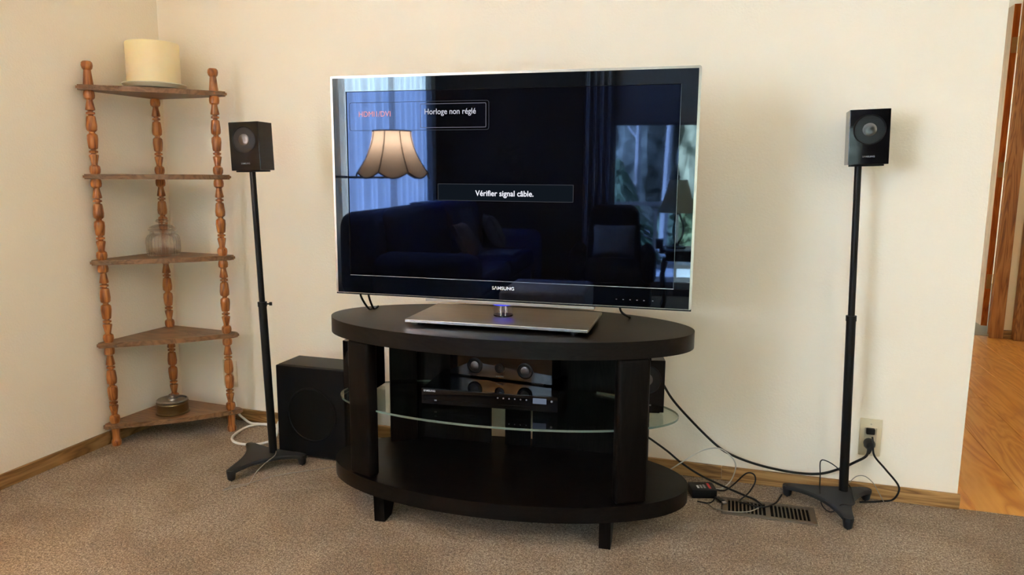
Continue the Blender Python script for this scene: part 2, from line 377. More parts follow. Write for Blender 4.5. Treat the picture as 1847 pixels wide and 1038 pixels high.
# hall side wall (continues the end of the television wall) and the far wall with the doorway
bm = nb_(); box(bm, 2.60, 2.72, 0.12, 3.12, -0.05, ZC); struct('wall_hall_side', bm, 'hall_paint')
HY = 3.0; DX0, DX1, DTOP = 3.24, 4.046, 2.30
bm = nb_(); box(bm, 2.60, DX0, HY, HY+0.12, -0.05, ZC); box(bm, DX1, XR, HY, HY+0.12, -0.05, ZC); box(bm, DX0, DX1, HY, HY+0.12, DTOP, ZC)
struct('wall_hall_far', bm, 'hall_paint')
# the room behind the doorway, lit by its own window
bm = nb_(); box(bm, 2.0, 2.1, 3.12, 6.0, -0.05, ZC)
box(bm, 2.0, XR, 5.9, 6.0, -0.05, ZC); struct('wall_far_room', bm, 'wall_paint')
bm = nb_(); box(bm, 2.0, XR, HY+0.06, 6.0, -0.06, 0.004); struct('floor_far_room', bm, 'grey_carpet')
# hall laminate: every plank on its own
hf = struct('floor_hall', bbox(2.6, XR, 0.0, HY+0.06, -0.06, -0.006), 'laminate', label='honey oak laminate floor in the hall')
PW, PL = 0.192, 1.25
plank = None
for i in range(13):
    off = (i*0.47) % PL
    for j in range(-1, 3):
        y0 = max(0.002, off+j*PL); y1 = min(HY+0.055, off+(j+1)*PL)
        if y1-y0 < 0.05: continue
        L = round(y1-y0-0.0012, 4)
        pl = obj('plank', bbox(-PW/2+0.0006, PW/2-0.0006, 0, L, -0.006, 0.001, 0.0006, 1), 'laminate', hf)
        pl.location = (2.86+i*PW, y0, 0)
# baseboards
bb = struct('baseboard_back', bbox(0.012, 2.345, -0.012, 0, 0, 0.052, 0.0025), 'oak_trim', label='oak baseboard along the television wall')
obj('board', bbox(2.3454, 3.094, -0.012, 0, 0, 0.052, 0.0025), 'oak_trim', bb)
struct('baseboard_left', bbox(0, 0.012, -5.0, -0.0005, 0, 0.052, 0.0025), 'oak_trim_y', label='oak baseboard along the left wall')
struct('baseboard_hall', bbox(4.087, XR, HY-0.012, HY, 0, 0.06, 0.0025), 'oak_trim')
# door casing, jambs and the open door in the hall
struct('trim_1', bbox(4.004, 4.087, HY-0.018, HY-0.0005, 0, 2.37, 0.005), 'oak_casing', label='oak door casing in the hall')
struct('trim_2', bbox(3.158, 3.241, HY-0.018, HY-0.0005, 0, 2.37, 0.005), 'oak_casing')
struct('trim_3', bbox(3.2415, 4.0035, HY-0.018, HY-0.0005, DTOP, 2.37, 0.005), 'oak_casing')
struct('trim_4', bbox(4.031, 4.0455, HY-0.0004, HY+0.12, 0, DTOP, 0.002), 'oak_casing')
struct('trim_5', bbox(4.135, 4.27, 2.935, HY-0.0005, 0, 2.37, 0.006), 'oak_casing', label='second oak casing at the edge of the hall')
dr = thing('door_1', 'interior door standing open into the far room beyond the hall', 'door', (4.040, 3.138, 0.055), 0.0); dr['kind'] = 'structure'
del dr['category']
obj('slab', bbox(-0.045, -0.008, 0.012, 0.74, 0, 2.14, 0.002), 'door_slab_daylit', dr)
obj('edge_band', bbox(-0.045, -0.008, 0.008, 0.0118, 0, 2.14), 'door_edge', dr)
for hz in (0.26, 1.02, 1.83):
    h = obj('hinge', bbox(-0.040, -0.010, 0.0045, 0.0078, hz, hz+0.10, 0.001), 'brass', dr)
    obj('hinge_pin', lathe(nb_(), [(0.006, hz-0.004), (0.006, hz+0.104)], 10, origin=(0.000, 0.002, 0)), 'brass', h, True)

# ------------------------------------------------------------------ windows
w1 = struct('window_1', ring_rect(nb_(), LW[0], LW[1], LW[2], LW[3], LW[0]+0.05, LW[1]-0.05, LW[2]+0.05, LW[3]-0.05, -0.03, 0.03), 'window_vinyl')
w1.rotation_euler = (0, 0, PI/2); w1.location = (-0.06, 0, 0)
obj('mullion', bbox(-3.675, -3.625, -0.02, 0.02, LW[2]+0.05, LW[3]-0.05), 'window_vinyl', w1)
for a, c in ((LW[0]+0.05, -3.675), (-3.625, LW[1]-0.05)): obj('pane', bbox(a, c, -0.003, 0.003, LW[2]+0.05, LW[3]-0.05), 'window_glass', w1)
w2 = struct('window_2', ring_rect(nb_(), RW[0], RW[1], RW[2], RW[3], RW[0]+0.05, RW[1]-0.05, RW[2]+0.06, RW[3]-0.05, -0.03, 0.03), 'window_vinyl')
w2.location = (0, YB-0.06, 0)
obj('mullion', bbox(2.48, 2.54, -0.02, 0.02, RW[2]+0.06, RW[3]-0.05), 'window_vinyl', w2)
for a, c in ((RW[0]+0.05, 2.48), (2.54, RW[1]-0.05)): obj('pane', bbox(a, c, -0.003, 0.003, RW[2]+0.06, RW[3]-0.05), 'window_glass', w2)
def curtain_mesh(a, b, z0, z1, amp, waves, seed):
    bm = nb_(); rnd = random.Random(seed); nn = int(waves*10); rows = 5; grid = []
    ph = [rnd.uniform(0, 6.28) for _ in range(3)]
    for i in range(nn+1):
        t = i/nn; col = []
        for j in range(rows+1):
            s = j/rows; q = math.sin(2*PI*waves*t+ph[0]+0.6*math.sin(5*t+ph[1])); q += 0.45*math.sin(2*PI*waves*0.47*t+ph[2]+0.7*s)
            col.append(bm.verts.new((a+(b-a)*t, amp*q*(0.7+0.5*(1-s)), z0+(z1-z0)*s)))
        grid.append(col)
    for i in range(nn):
        for j in range(rows): bm.faces.new((grid[i][j], grid[i+1][j], grid[i+1][j+1], grid[i][j+1]))
    return bm
cu = thing('sheer_curtain', 'long white sheer curtain glowing with daylight behind the sofa', 'curtain', (0.075, 0, 0), PI/2)
obj('curtain_fabric', curtain_mesh(-4.66, -2.66, 0.30, 2.14, 0.022, 16, 3), 'sheer_curtain', cu, True)
obj('curtain_rod', tube(nb_(), [(-4.75, 0, 2.16), (-2.58, 0, 2.16)], 0.012, 10, 0), 'dark_iron', cu, True)
for s in (-4.6, -2.7): obj('rod_bracket', bbox(s-0.01, s+0.01, -0.004, 0.074, 2.148, 2.172), 'dark_iron', cu)
dc = thing('drape', 'grey drape hanging beside the patio window', 'curtain', (0, YB+0.10, 0), 0)
obj('drape_fabric', curtain_mesh(1.40, 1.66, 0.05, 2.10, 0.022, 4, 5), 'drape_grey', dc, True)
obj('curtain_rod', tube(nb_(), [(1.32, 0, 2.13), (3.66, 0, 2.13)], 0.014, 10, 0), 'dark_iron', dc, True)
for s in (1.36, 3.62): obj('rod_bracket', bbox(s-0.01, s+0.01, -0.10, 0.004, 2.118, 2.142), 'dark_iron', dc)
rs = thing('roller_blind', 'grey roller blind pulled partly down over the patio window', 'blind', (2.51, YB+0.035, 1.98), 0)
obj('blind_cloth', bbox(-0.90, 0.90, -0.0015, 0.0015, -0.45, 0.03), 'blind_cloth', rs)
obj('blind_roller', tube(nb_(), [(-0.91, 0, 0.05), (0.91, 0, 0.05)], 0.025, 12, 0), 'blind_cloth', rs, True)
obj('hem_bar', bbox(-0.90, 0.90, -0.008, 0.008, -0.475, -0.45, 0.003), 'drape_grey', rs)

# ------------------------------------------------------------------ unseen ceiling light, added as warm fill from the right
cl = thing('fill_ceiling_light', 'larger round ceiling light added as warm fill over the carpeted room', 'light', (4.3, -2.7, ZC), 0)
obj('light_base', lathe(nb_(), [(0.19, -0.03), (0.19, 0.0)], 40), 'brass', cl, True)
obj('glass_bowl', lathe(nb_(), [(0.02, -0.13), (0.08, -0.12), (0.135, -0.095), (0.17, -0.06), (0.18, -0.03)], 40, True), 'ceiling_fill_glow', cl, True)
M['ceiling_fill_glow'].node_tree.nodes['Principled BSDF'].inputs['Emission Strength'].default_value = CEILING_FILL_W

hl = thing('fill_ceiling_light', 'round flush ceiling light added to brighten the hall laminate', 'light', (4.2, 1.35, ZC), 0)  # unseen fixture, added to brighten the hall floor
obj('light_base', lathe(nb_(), [(0.15, -0.03), (0.15, 0.0)], 40), 'brass', hl, True)
emit('hall_fill_glow', (1.0, 0.86, 0.66, 1), HALL_FILL_W)
obj('glass_bowl', lathe(nb_(), [(0.02, -0.11), (0.07, -0.10), (0.11, -0.08), (0.14, -0.05), (0.145, -0.03)], 40, True), 'hall_fill_glow', hl, True)

# ================================================================== CORNER SHELF
SZ = [0.092, 0.419, 0.741, 1.065, 1.389]; ST = 0.019
APX, LT, RT = Vector((0.030, -0.068)), Vector((0.016, -0.449)), Vector((0.403, -0.108))
PFL, PFR, PBK = Vector((0.043, -0.412)), Vector((0.366, -0.130)), Vector((0.052, -0.100))
cs = thing('corner_shelf', 'five tier wooden corner shelf with honey turned spindle posts', 'shelf', (0.03, -0.07, 0))
o0 = Vector((0.03, -0.07, 0))
mid = (LT+RT)/2; nout = Vector((RT.y-LT.y, -(RT.x-LT.x))).normalized()
front = [LT+(RT-LT)*t+nout*(0.030*math.sin(PI*t)**1.2) for t in (0.15, 0.3, 0.5, 0.7, 0.85)]
SO = [tuple(APX+Vector((0.006, 0.0))), tuple(APX+Vector((0.0, -0.008)))] + [tuple(LT+Vector((-0.004, 0.022))), tuple(LT+Vector((0.000, 0.006))), tuple(LT+Vector((0.010, -0.004))), tuple(LT+Vector((0.024, -0.002)))] + [tuple(f) for f in front] + [tuple(RT+Vector((-0.010, -0.016))), tuple(RT+Vector((0.001, -0.009))), tuple(RT+Vector((0.003, 0.004))), tuple(RT+Vector((-0.008, 0.013))), tuple(RT+Vector((-0.022, 0.014)))]
for z in SZ:
    bm = prism(nb_(), [(x-o0.x, y-o0.y) for x, y in SO], z-ST, z)
    bmesh.ops.bevel(bm, geom=[e for e in bm.edges if abs(e.verts[0].co.z-e.verts[1].co.z) < 1e-6], offset=0.005, segments=2, affect='EDGES')
    obj('shelf_board', bm, 'shelf_wood', cs, True)
def section(z0, z1, rb):
    """turned profile between two shelves, bottom up, symmetric"""
    h = [(0.00, 0.80), (0.02, 0.94), (0.055, 1.0), (0.09, 0.92), (0.11, 0.56), (0.125, 0.57), (0.222, 0.86), (0.232, 0.80), (0.240, 0.46), (0.250, 0.46), (0.258, 0.78), (0.278, 0.80), (0.286, 0.46), (0.296, 0.46),
         (0.306, 0.76), (0.33, 0.84), (0.42, 0.97), (0.468, 0.92), (0.482, 0.76), (0.492, 0.52)]
    pts = h+[(1-a, r) for a, r in reversed(h)]
    return [(rb*r, z0+(z1-z0)*a) for a, r in pts]
def post(P, top, finial):
    rb = 0.0195; prof = [(rb*0.86, 0.0), (rb*0.95, 0.004), (rb*0.95, 0.018), (rb*0.80, 0.024), (rb*0.72, 0.030), (rb*0.84, SZ[0]-ST), (rb*0.84, SZ[0])]
    for a, b in zip(SZ, SZ[1:]): prof += section(a+0.0005, b-ST-0.0005, rb)
    if finial:
        z = SZ[-1]; prof += [(rb*0.86, z), (rb*0.90, z+0.004), (rb*0.66, z+0.050), (rb*0.64, z+0.054), (rb*0.90, z+0.060), (rb*1.02, z+0.070), (rb*0.96, z+0.080), (rb*0.74, z+0.0855), (rb*0.3, z+0.087)]
    return lathe(nb_(), prof, 20, origin=(P.x-o0.x, P.y-o0.y, 0))
for P, f in ((PFL, True), (PFR, True), (PBK, False)): obj('post', post(P, 1.47, f), 'post_wood', cs, True)

# candle
cn = thing('pillar_candle', 'wide cream pillar candle on top of the corner shelf', 'candle', (0.152, -0.205, SZ[4]+0.0005))
obj('candle_dish', lathe(nb_(), [(0.085, 0.0), (0.106, 0.006), (0.116, 0.020), (0.114, 0.023), (0.104, 0.018), (0.02, 0.0104)], 48), 'candle_dish', cn, True)
obj('wax', lathe(nb_(), [(0.095, 0.0105), (0.0965, 0.014), (0.0965, 0.172), (0.094, 0.177), (0.088, 0.178), (0.078, 0.173), (0.02, 0.168)], 56), 'candle_wax', cn, True)
obj('wick', tube(nb_(), [(0, 0, 0.160), (0.001, 0, 0.178), (0.005, 0, 0.188)], 0.0018, 6, 4), 'wick', cn, True)
# jar
jr = thing('glass_jar', 'ribbed clear glass jar with knob lid on middle shelf', 'jar', (0.150, -0.212, SZ[2]+0.0005))
def fluted(bm, prof, seg, nfl, depth, inner=False):
    rings = []
    for r, z, k in prof:
        rings.append([bm.verts.new(((r-depth*k*(0.5+0.5*math.cos(nfl*2*PI*i/seg)))*math.cos(2*PI*i/seg), (r-depth*k*(0.5+0.5*math.cos(nfl*2*PI*i/seg)))*math.sin(2*PI*i/seg), z)) for i in range(seg)])
    for a, b in zip(rings, rings[1:]):
        for i in range(seg): bm.faces.new((a[i], a[(i+1) % seg], b[(i+1) % seg], b[i]))
    bm.faces.new(rings[0][::-1]); bm.faces.new(rings[-1]); return bm
obj('jar_body', fluted(nb_(), [(0.054, 0, 0), (0.060, 0.003, 0), (0.062, 0.008, 0.3), (0.0635, 0.02, 1), (0.064, 0.055, 1), (0.062, 0.072, 1), (0.055, 0.083, 0.5), (0.048, 0.088, 0), (0.0475, 0.099, 0),
    (0.0445, 0.099, 0), (0.0445, 0.088, 0), (0.052, 0.081, 0), (0.058, 0.070, 0), (0.0595, 0.055, 0), (0.059, 0.02, 0), (0.054, 0.010, 0), (0.02, 0.008, 0)], 112, 28, 0.0028), 'jar_glass', jr, True)
ld = obj('lid', lathe(nb_(), [(0.020, 0.0995), (0.050, 0.0995), (0.053, 0.102), (0.052, 0.106), (0.046, 0.108), (0.049, 0.112), (0.046, 0.117), (0.034, 0.122), (0.020, 0.126)], 40), 'jar_glass', jr, True)
obj('lid_knob', lathe(nb_(), [(0.012, 0.1265), (0.012, 0.130), (0.022, 0.134), (0.0245, 0.139), (0.020, 0.145), (0.010, 0.148)], 32), 'jar_glass', ld, True)
# little brass oil lamp / warmer
bl = thing('brass_oil_burner', 'small aged brass oil burner on the bottom shelf', 'burner', (0.165, -0.236, SZ[0]+0.0005))
obj('burner_bowl', lathe(nb_(), [(0.055, 0), (0.0655, 0.002), (0.066, 0.007), (0.0615, 0.010), (0.061, 0.040), (0.0625, 0.042), (0.0615, 0.047), (0.056, 0.050)], 44), 'aged_brass', bl, True)
obj('burner_rim', lathe(nb_(), [(0.060, 0.0505), (0.0605, 0.055), (0.057, 0.058), (0.040, 0.0535), (0.018, 0.052)], 44), 'pewter', bl, True)
obj('wick_holder', lathe(nb_(), [(0.016, 0.0525), (0.015, 0.060), (0.009, 0.064), (0.0085, 0.072), (0.011, 0.074), (0.006, 0.078)], 20), 'pewter', bl, True)
for s in (0.6, 2.5):
    obj('handle', tube(nb_(), [(0.012*math.cos(s), 0.012*math.sin(s), 0.060), (0.032*math.cos(s), 0.032*math.sin(s), 0.066), (0.055*math.cos(s), 0.055*math.sin(s), 0.060)], 0.003, 8, 5), 'dark_iron', bl, True)

# ================================================================== TELEVISION STAND
STX, STY, STW = 1.673, -0.447, 0.070
ts = thing('tv_stand', 'oval espresso wood television stand with glass middle shelf', 'tv stand', (STX, STY, 0), STW)
def ell(a, b, k=96): return [(a*math.cos(2*PI*i/k), b*math.sin(2*PI*i/k)) for i in range(k)]
def oval(a, b, z0, z1, r=0.004):
    bm = prism(nb_(), ell(a, b), z0, z1)
    bmesh.ops.bevel(bm, geom=[e for e in bm.edges if abs(e.verts[0].co.z-e.verts[1].co.z) < 1e-6], offset=r, segments=2, affect='EDGES'); return bm
obj('top_board', oval(0.580, 0.272, 0.568, 0.618), 'espresso', ts, True)
obj('bottom_board', oval(0.580, 0.270, 0.087, 0.135), 'espresso', ts, True)
gs = obj('glass_shelf', prism(nb_(), [(x-0.008, y) for x, y in ell(0.552, 0.227)], 0.3445, 0.3515), 'shelf_glass', ts)
bm = nb_(); E0 = [(x-0.008, y) for x, y in ell(0.5522, 0.2272)]; k = len(E0)
lo = [bm.verts.new((x, y, 0.3447)) for x, y in E0]; hi = [bm.verts.new((x, y, 0.3513)) for x, y in E0]
for i in range(k): bm.faces.new((lo[i], lo[(i+1) % k], hi[(i+1) % k], hi[i]))
obj('glass_edge', bm, 'glass_edge', gs, True)
for s in (-1, 1):
    obj('front_post', xform(bbox(-0.047, 0.047, -0.024, 0.020, 0.1352, 0.5678, 0.012, 4), (s*0.412, -0.160, 0), s*0.42), 'espresso_v', ts, True)
    obj('back_post', xform(bbox(-0.047, 0.047, -0.014, 0.014, 0.1352, 0.5678, 0.004), (s*0.405, 0.150, 0), -s*0.48), 'espresso_v', ts, True)
for a, c in ((-0.392, -0.098), (-0.046, 0.044), (0.052, 0.392)): obj('back_panel', bbox(a, c, 0.196, 0.210, 0.1352, 0.5678, 0.001), 'espresso_v', ts)
for sx in (-1, 1):
    for sy in (-1, 1):
        bm = nb_(); w = 0.017; P = [(0.205, 0.0868), (0.200, 0.0), (0.145, 0.0), (0.085, 0.0868)]
        A = [bm.verts.new((sx*0.350-w, sy*y, z)) for y, z in P]; B = [bm.verts.new((sx*0.350+w, sy*y, z)) for y, z in P]
        bm.faces.new(A); bm.faces.new(B[::-1])
        for i in range(4): bm.faces.new((A[i], B[i], B[(i+1) % 4], A[(i+1) % 4]))
        obj('leg', bm, 'espresso_v', ts)

# ================================================================== TELEVISION
tvx, tvy, tvz = 1.681, -0.496, 0.6185
tv = thing('television', 'large flat screen television with champagne edge on oval stand', 'television', (tvx, tvy, tvz), 0.0451)
zc = 1.037-tvz; X0, X1, Z0, Z1 = -0.5615, 0.5615, zc-0.346, zc+0.335; SX, SH = 0.5085, 0.286
obj('frame_edge', rring(nb_(), X0, X1, Z0, Z1, 0.0075, 0.006, 0.001, 0.020), 'champagne', tv, True)
obj('bezel', ring_rect(nb_(), X0+0.007, X1-0.007, Z0+0.002, Z1-0.007, -SX-0.001, SX+0.001, zc-SH-0.001, zc+SH+0.001, 0.000, 0.014), 'tv_bezel', tv)
sc_ = obj('screen', bbox(-SX, SX, 0.0025, 0.012, zc-SH, zc+SH), 'tv_screen', tv)
obj('screen_trim', ring_rect(nb_(), -SX-0.0012, SX+0.0012, zc-SH-0.0012, zc+SH+0.0012, -SX, SX, zc-SH, zc+SH, -0.0004, 0.006), 'void', tv)
obj('trim_highlight', bbox(-SX-0.0012, SX+0.0012, -0.0010, -0.0005, zc-SH-0.0013, zc-SH+0.0002), 'pewter', tv)
obj('trim_highlight', bbox(SX-0.0002, SX+0.0010, -0.0010, -0.0005, zc-SH+0.0003, zc+SH+0.001), 'trim_grey', tv)
obj('back_shell', bbox(X0+0.012, X1-0.012, 0.0205, 0.045, Z0+0.012, Z1-0.012, 0.010), 'satin_black', tv)
obj('lower_lip', bbox(X0, X1, 0.001, 0.022, Z0-0.004, Z0+0.0015, 0.001), 'satin_black', tv)
obj('silver_bar', bbox(-0.252, 0.282, -0.001, 0.022, Z0-0.0135, Z0-0.0045, 0.001), 'brushed_steel', tv)
text('logo', 'S\u039bMSUNG', 'white_print', tv, -0.034, zc-0.3125, 0.070, 0.0098, -0.0006, 0.02)
for i, x in enumerate((0.345, 0.365, 0.385, 0.405, 0.425, 0.45)): obj('touch_key', bbox(x, x+0.004, -0.0005, 0.0, zc-0.325, zc-0.323), 'grey_print', tv)
# on-screen writing
yy = 0.0019
obj('source_banner_outline', rring(nb_(), -0.500, -0.045, zc+0.168, zc+0.254, 0.0012, 0.008, yy, yy+0.0004), 'osd_line_dim', sc_)
obj('clock_box_outline', rring(nb_(), -0.263, -0.054, zc+0.175, zc+0.247, 0.0016, 0.004, yy, yy+0.0004), 'osd_line', sc_)
text('source_text', 'HDMI1/DVI', 'osd_orange', sc_, -0.467, zc+0.2105, 0.106, 0.0165, yy, 0.0)
text('clock_text', 'Horloge non r\u00e9gl\u00e9', 'osd_title', sc_, -0.249, zc+0.2155, 0.163, 0.0165, yy, 0.01)
obj('message_box', bbox(-0.208, 0.212, yy+0.0001, yy+0.0004, zc-0.043, zc+0.007), 'osd_fill', sc_)
obj('message_outline', rring(nb_(), -0.2085, 0.2125, zc-0.0435, zc+0.0075, 0.0011, 0.002, yy-0.0002, yy+0.0004), 'osd_line_dim', sc_)
text('message_text', 'V\u00e9rifier signal c\u00e2ble.', 'osd_white', sc_, -0.088, zc-0.028, 0.181, 0.0165, yy-0.0003, 0.014)
# pedestal
pb = obj('base_plate', bbox(-0.279, 0.283, -0.108, 0.178, 0.010, 0.0205, 0.0035, 3), 'brushed_steel', tv, True)
obj('front_edge', bbox(-0.276, 0.280, -0.1092, -0.1078, 0.0115, 0.0192, 0.0005), 'silver_edge', pb)
for x in (-0.235, 0.235):
    for y in (-0.075, 0.14): obj('foot_pad', lathe(nb_(), [(0.012, 0.0), (0.012, 0.0102)], 14, origin=(x, y, 0)), 'rubber_black', tv, True)
NK = (-0.006, 0.060)
ng = obj('neck', lathe(nb_(), [(0.0285, 0.0215), (0.0300, 0.024), (0.0300, Z0-0.016), (0.0285, Z0-0.0145)], 40, origin=(NK[0], NK[1]-0.03, 0)), 'neck_glass', tv, True)
obj('neck_collar', lathe(nb_(), [(0.0302, 0.0206), (0.0306, 0.0212), (0.0302, 0.0245)], 40, origin=(NK[0], NK[1]-0.03, 0)), 'gloss_black', tv, True)
obj('neck_core', lathe(nb_(), [(0.0035, 0.0215), (0.0035, Z0-0.015)], 12, origin=(NK[0]-0.006, NK[1]-0.035, 0)), 'silver_edge', ng, True)
obj('neck_core', lathe(nb_(), [(0.0025, 0.0215), (0.0025, Z0-0.015)], 12, origin=(NK[0]+0.006, NK[1]-0.025, 0)), 'silver_edge', ng, True)
obj('led_ring', lathe(nb_(), [(0.0305, Z0-0.0165), (0.0335, Z0-0.0160), (0.0335, Z0-0.0138), (0.0305, Z0-0.0136)], 40, origin=(NK[0], NK[1]-0.03, 0)), 'blue_led', tv, True)
for P in ([(-0.500, 0.050, 0.10), (-0.503, 0.055, 0.055), (-0.494, 0.095, 0.0038), (-0.494, 0.13, 0.0038)], [(-0.474, 0.050, 0.10), (-0.474, 0.055, 0.055), (-0.484, 0.110, 0.0038), (-0.486, 0.15, 0.0038)], [(0.352, 0.050, 0.10), (0.354, 0.060, 0.05), (0.366, 0.205, 0.0035), (0.367, 0.210, 0.0035)]):
    obj('signal_cable', tube(nb_(), P, 0.0035, 8, 6), 'rubber_black', tv, True)

# ================================================================== LOUDSPEAKERS
SW, SD, SHH = 0.112, 0.088, 0.168
def satellite(label, loc, rz, group='satellite speakers', tilt=0.0):
    t = thing('satellite_speaker', label, 'speaker', loc, rz, group)
    t.rotation_euler = (0, tilt, rz)
    cab = bbox(-SW/2, SW/2, -SD/2, SD/2, 0.005, SHH, 0.0014, 2)
    obj('cabinet', cab, 'gloss_black', t)
    obj('foot_plate', bbox(-0.045, 0.045, -0.035, 0.035, 0, 0.0048, 0.001), 'matt_black', t)
    oz = 0.108; f = (0, -SD/2, oz)
    obj('driver_surround', lathe(nb_(), [(0.0455, -0.0002), (0.0455, 0.0012), (0.0440, 0.0022), (0.0420, 0.0012), (0.0415, 0.0002)], 44, False, 'Y', f), 'satin_black', t, True)
    cn_ = obj('driver_cone', lathe(nb_(), [(0.0414, 0.0005), (0.034, 0.0006), (0.022, 0.0008)], 44, True, 'Y', f), 'cone_black', t, True)
    obj('dust_cap', lathe(nb_(), [(0.0195, 0.0009), (0.0195, 0.0022), (0.017, 0.0032), (0.008, 0.0036), (0.001, 0.0037)], 40, True, 'Y', f), 'brushed_cap', cn_, True)
    text('logo', 'S\u039bMSUNG', 'grey_print', t, -0.017, 0.026, 0.034, 0.0050, -SD/2-0.0005, 0.02)
    return t
def rounded_star(R, w, rm, k=8):
    pts = []; A = [0.0, 2*PI/3, 4*PI/3]
    for i, a in enumerate(A):
        d = Vector((math.cos(a), math.sin(a))); nrm = Vector((-d.y, d.x)); a2 = A[(i+1) % 3]
        if i == 2: a2 = 2*PI
        for j in range(5):
            t = -PI/2+PI*j/4; pts.append(d*(R-w/2+w/2*math.cos(t))+nrm*(w/2*math.sin(t)))
        d2 = Vector((math.cos(a2), math.sin(a2))); n2 = Vector((-d2.y, d2.x)); p0 = d*(R-w/2)+nrm*w/2; p2 = d2*(R-w/2)-n2*w/2
        m_ = Vector((math.cos((a+a2)/2), math.sin((a+a2)/2)))*rm; c = (m_-0.25*p0-0.25*p2)*2
        for j in range(1, k): t = j/k; pts.append(p0*(1-t)**2+c*2*t*(1-t)+p2*t*t)
    return pts
def speaker_stand(label, centre, ang, base_off, bot, top, zjoin, knob_dir):
    t = thing('speaker_stand', label, 'speaker stand', (centre[0], centre[1], 0), 0, 'speaker stands')
    R = 0.163; S = rounded_star(R, 0.034, 0.062, 10); ca, sa = math.cos(ang), math.sin(ang)
    S = [Vector((ca*p.x-sa*p.y, sa*p.x+ca*p.y)) for p in S]
    bm = nb_(); rings = []; N = len(S)
    def hz(rho): return 0.053-0.010*rho**2
    for q, dz in ((0.25, 0), (0.5, 0), (0.75, 0), (0.93, 0), (1.0, -0.004)):
        rings.append([bm.verts.new((p.x*q, p.y*q, hz((p*q).length/R)+dz)) for p in S])
    rings.append([bm.verts.new((p.x, p.y, hz(p.length/R)-0.013)) for p in S])
    rings.append([bm.verts.new((p.x*0.5, p.y*0.5, hz((p*0.5).length/R)-0.013)) for p in S])
    for a, b in zip(rings, rings[1:]):
        for i in range(N): bm.faces.new((a[i], a[(i+1) % N], b[(i+1) % N], b[i]))
    bm.faces.new(rings[0][::-1]); bm.faces.new(rings[-1])
    obj('base', bm, 'powder_grey', t, True)
    for k in range(3):
        a = ang+2*PI*k/3; d = Vector((math.cos(a), math.sin(a)))*(R-0.017)
        ft = obj('foot', lathe(nb_(), [(0.010, 0.006), (0.013, 0.010), (0.0165, 0.036), (0.0160, 0.0420)], 16, origin=(d.x, d.y, 0)), 'powder_grey', t, True)
        obj('spike', lathe(nb_(), [(0.002, 0.0), (0.005, 0.006)], 10, origin=(d.x, d.y, 0)), 'rubber_black', ft, True)
    b0 = Vector(bot)-Vector((centre[0], centre[1], 0)); t0 = Vector(top)-Vector((centre[0], centre[1], 0)); ax = (t0-b0)
    s = (zjoin-b0.z)/ax.z; J = b0+ax*s
    obj('lower_pole', tube(nb_(), [b0, J], 0.0145, 20, 0), 'satin_black', t, True)
    obj('upper_pole', tube(nb_(), [J-ax*0.02, t0], 0.0103, 20, 0), 'satin_black', t, True)
    obj('collar', tube(nb_(), [J-ax*0.012, J+ax*0.004], 0.0162, 20, 0), 'satin_black', t, True)
    kd = Vector(knob_dir); kp = J-ax*0.004
    kb = obj('clamp_screw', tube(nb_(), [kp+kd*0.012, kp+kd*0.026], 0.0028, 8, 0), 'satin_black', t, True)
    obj('clamp_knob', tube(nb_(), [kp+kd*0.024, kp+kd*0.034], 0.0065, 12, 0), 'satin_black', kb, True)
    return t
# left stand: feet at (0.702,-0.578) (0.872,-0.356) (0.595,-0.320)
speaker_stand('black speaker stand leaning beside the corner shelf', (0.723, -0.418), math.atan2(-0.160, -0.021), None, (0.757, -0.393, 0.050), (0.729, -0.400, 1.076), 0.612, (0.85, 0.5, 0))
satellite('small glossy black speaker on the stand beside the corner shelf', (0.735, -0.402, 1.0765), 0.08, tilt=-0.03)
speaker_stand('black speaker stand by the wall outlet near the hall', (2.700, -0.130), math.atan2(-0.150, 0.028), None, (2.733, -0.092, 0.050), (2.702, -0.088, 1.105), 0.632, (0.25, 0.95, 0))
satellite('small glossy black speaker on the stand near the hall', (2.722, -0.098, 1.1055), 0.0, tilt=-0.03)
satellite('small black speaker on the left end of the glass shelf', (1.165, -0.432, 0.3520), 0.05)
satellite('small black speaker on the right end of the glass shelf', (2.106, -0.376, 0.3520), 0.22)
# subwoofer
sb = thing('subwoofer', 'black box subwoofer on the carpet left of the television stand', 'subwoofer', (0.861, -0.222, 0))
obj('cabinet', bbox(-0.145, 0.145, -0.060, 0.078, 0.012, 0.357, 0.002), 'satin_black', sb)
fp = obj('front_panel', bbox(-0.145, 0.145, -0.078, -0.0605, 0.012, 0.357, 0.003), 'matt_black', sb)
obj('driver_ring', lathe(nb_(), [(0.106, 0.0), (0.106, 0.002), (0.100, 0.003), (0.097, 0.0005)], 56, False, 'Y', (0.005, -0.078, 0.175)), 'matt_black', fp, True)
obj('driver_grille', lathe(nb_(), [(0.0965, 0.0003), (0.05, 0.0015), (0.001, 0.002)], 56, True, 'Y', (0.005, -0.078, 0.175)), 'void', fp, True)
for x in (-0.12, 0.12):
    for y in (-0.055, 0.055): obj('foot', lathe(nb_(), [(0.013, 0), (0.016, 0.012)], 14, origin=(x, y, 0)), 'rubber_black', sb, True)
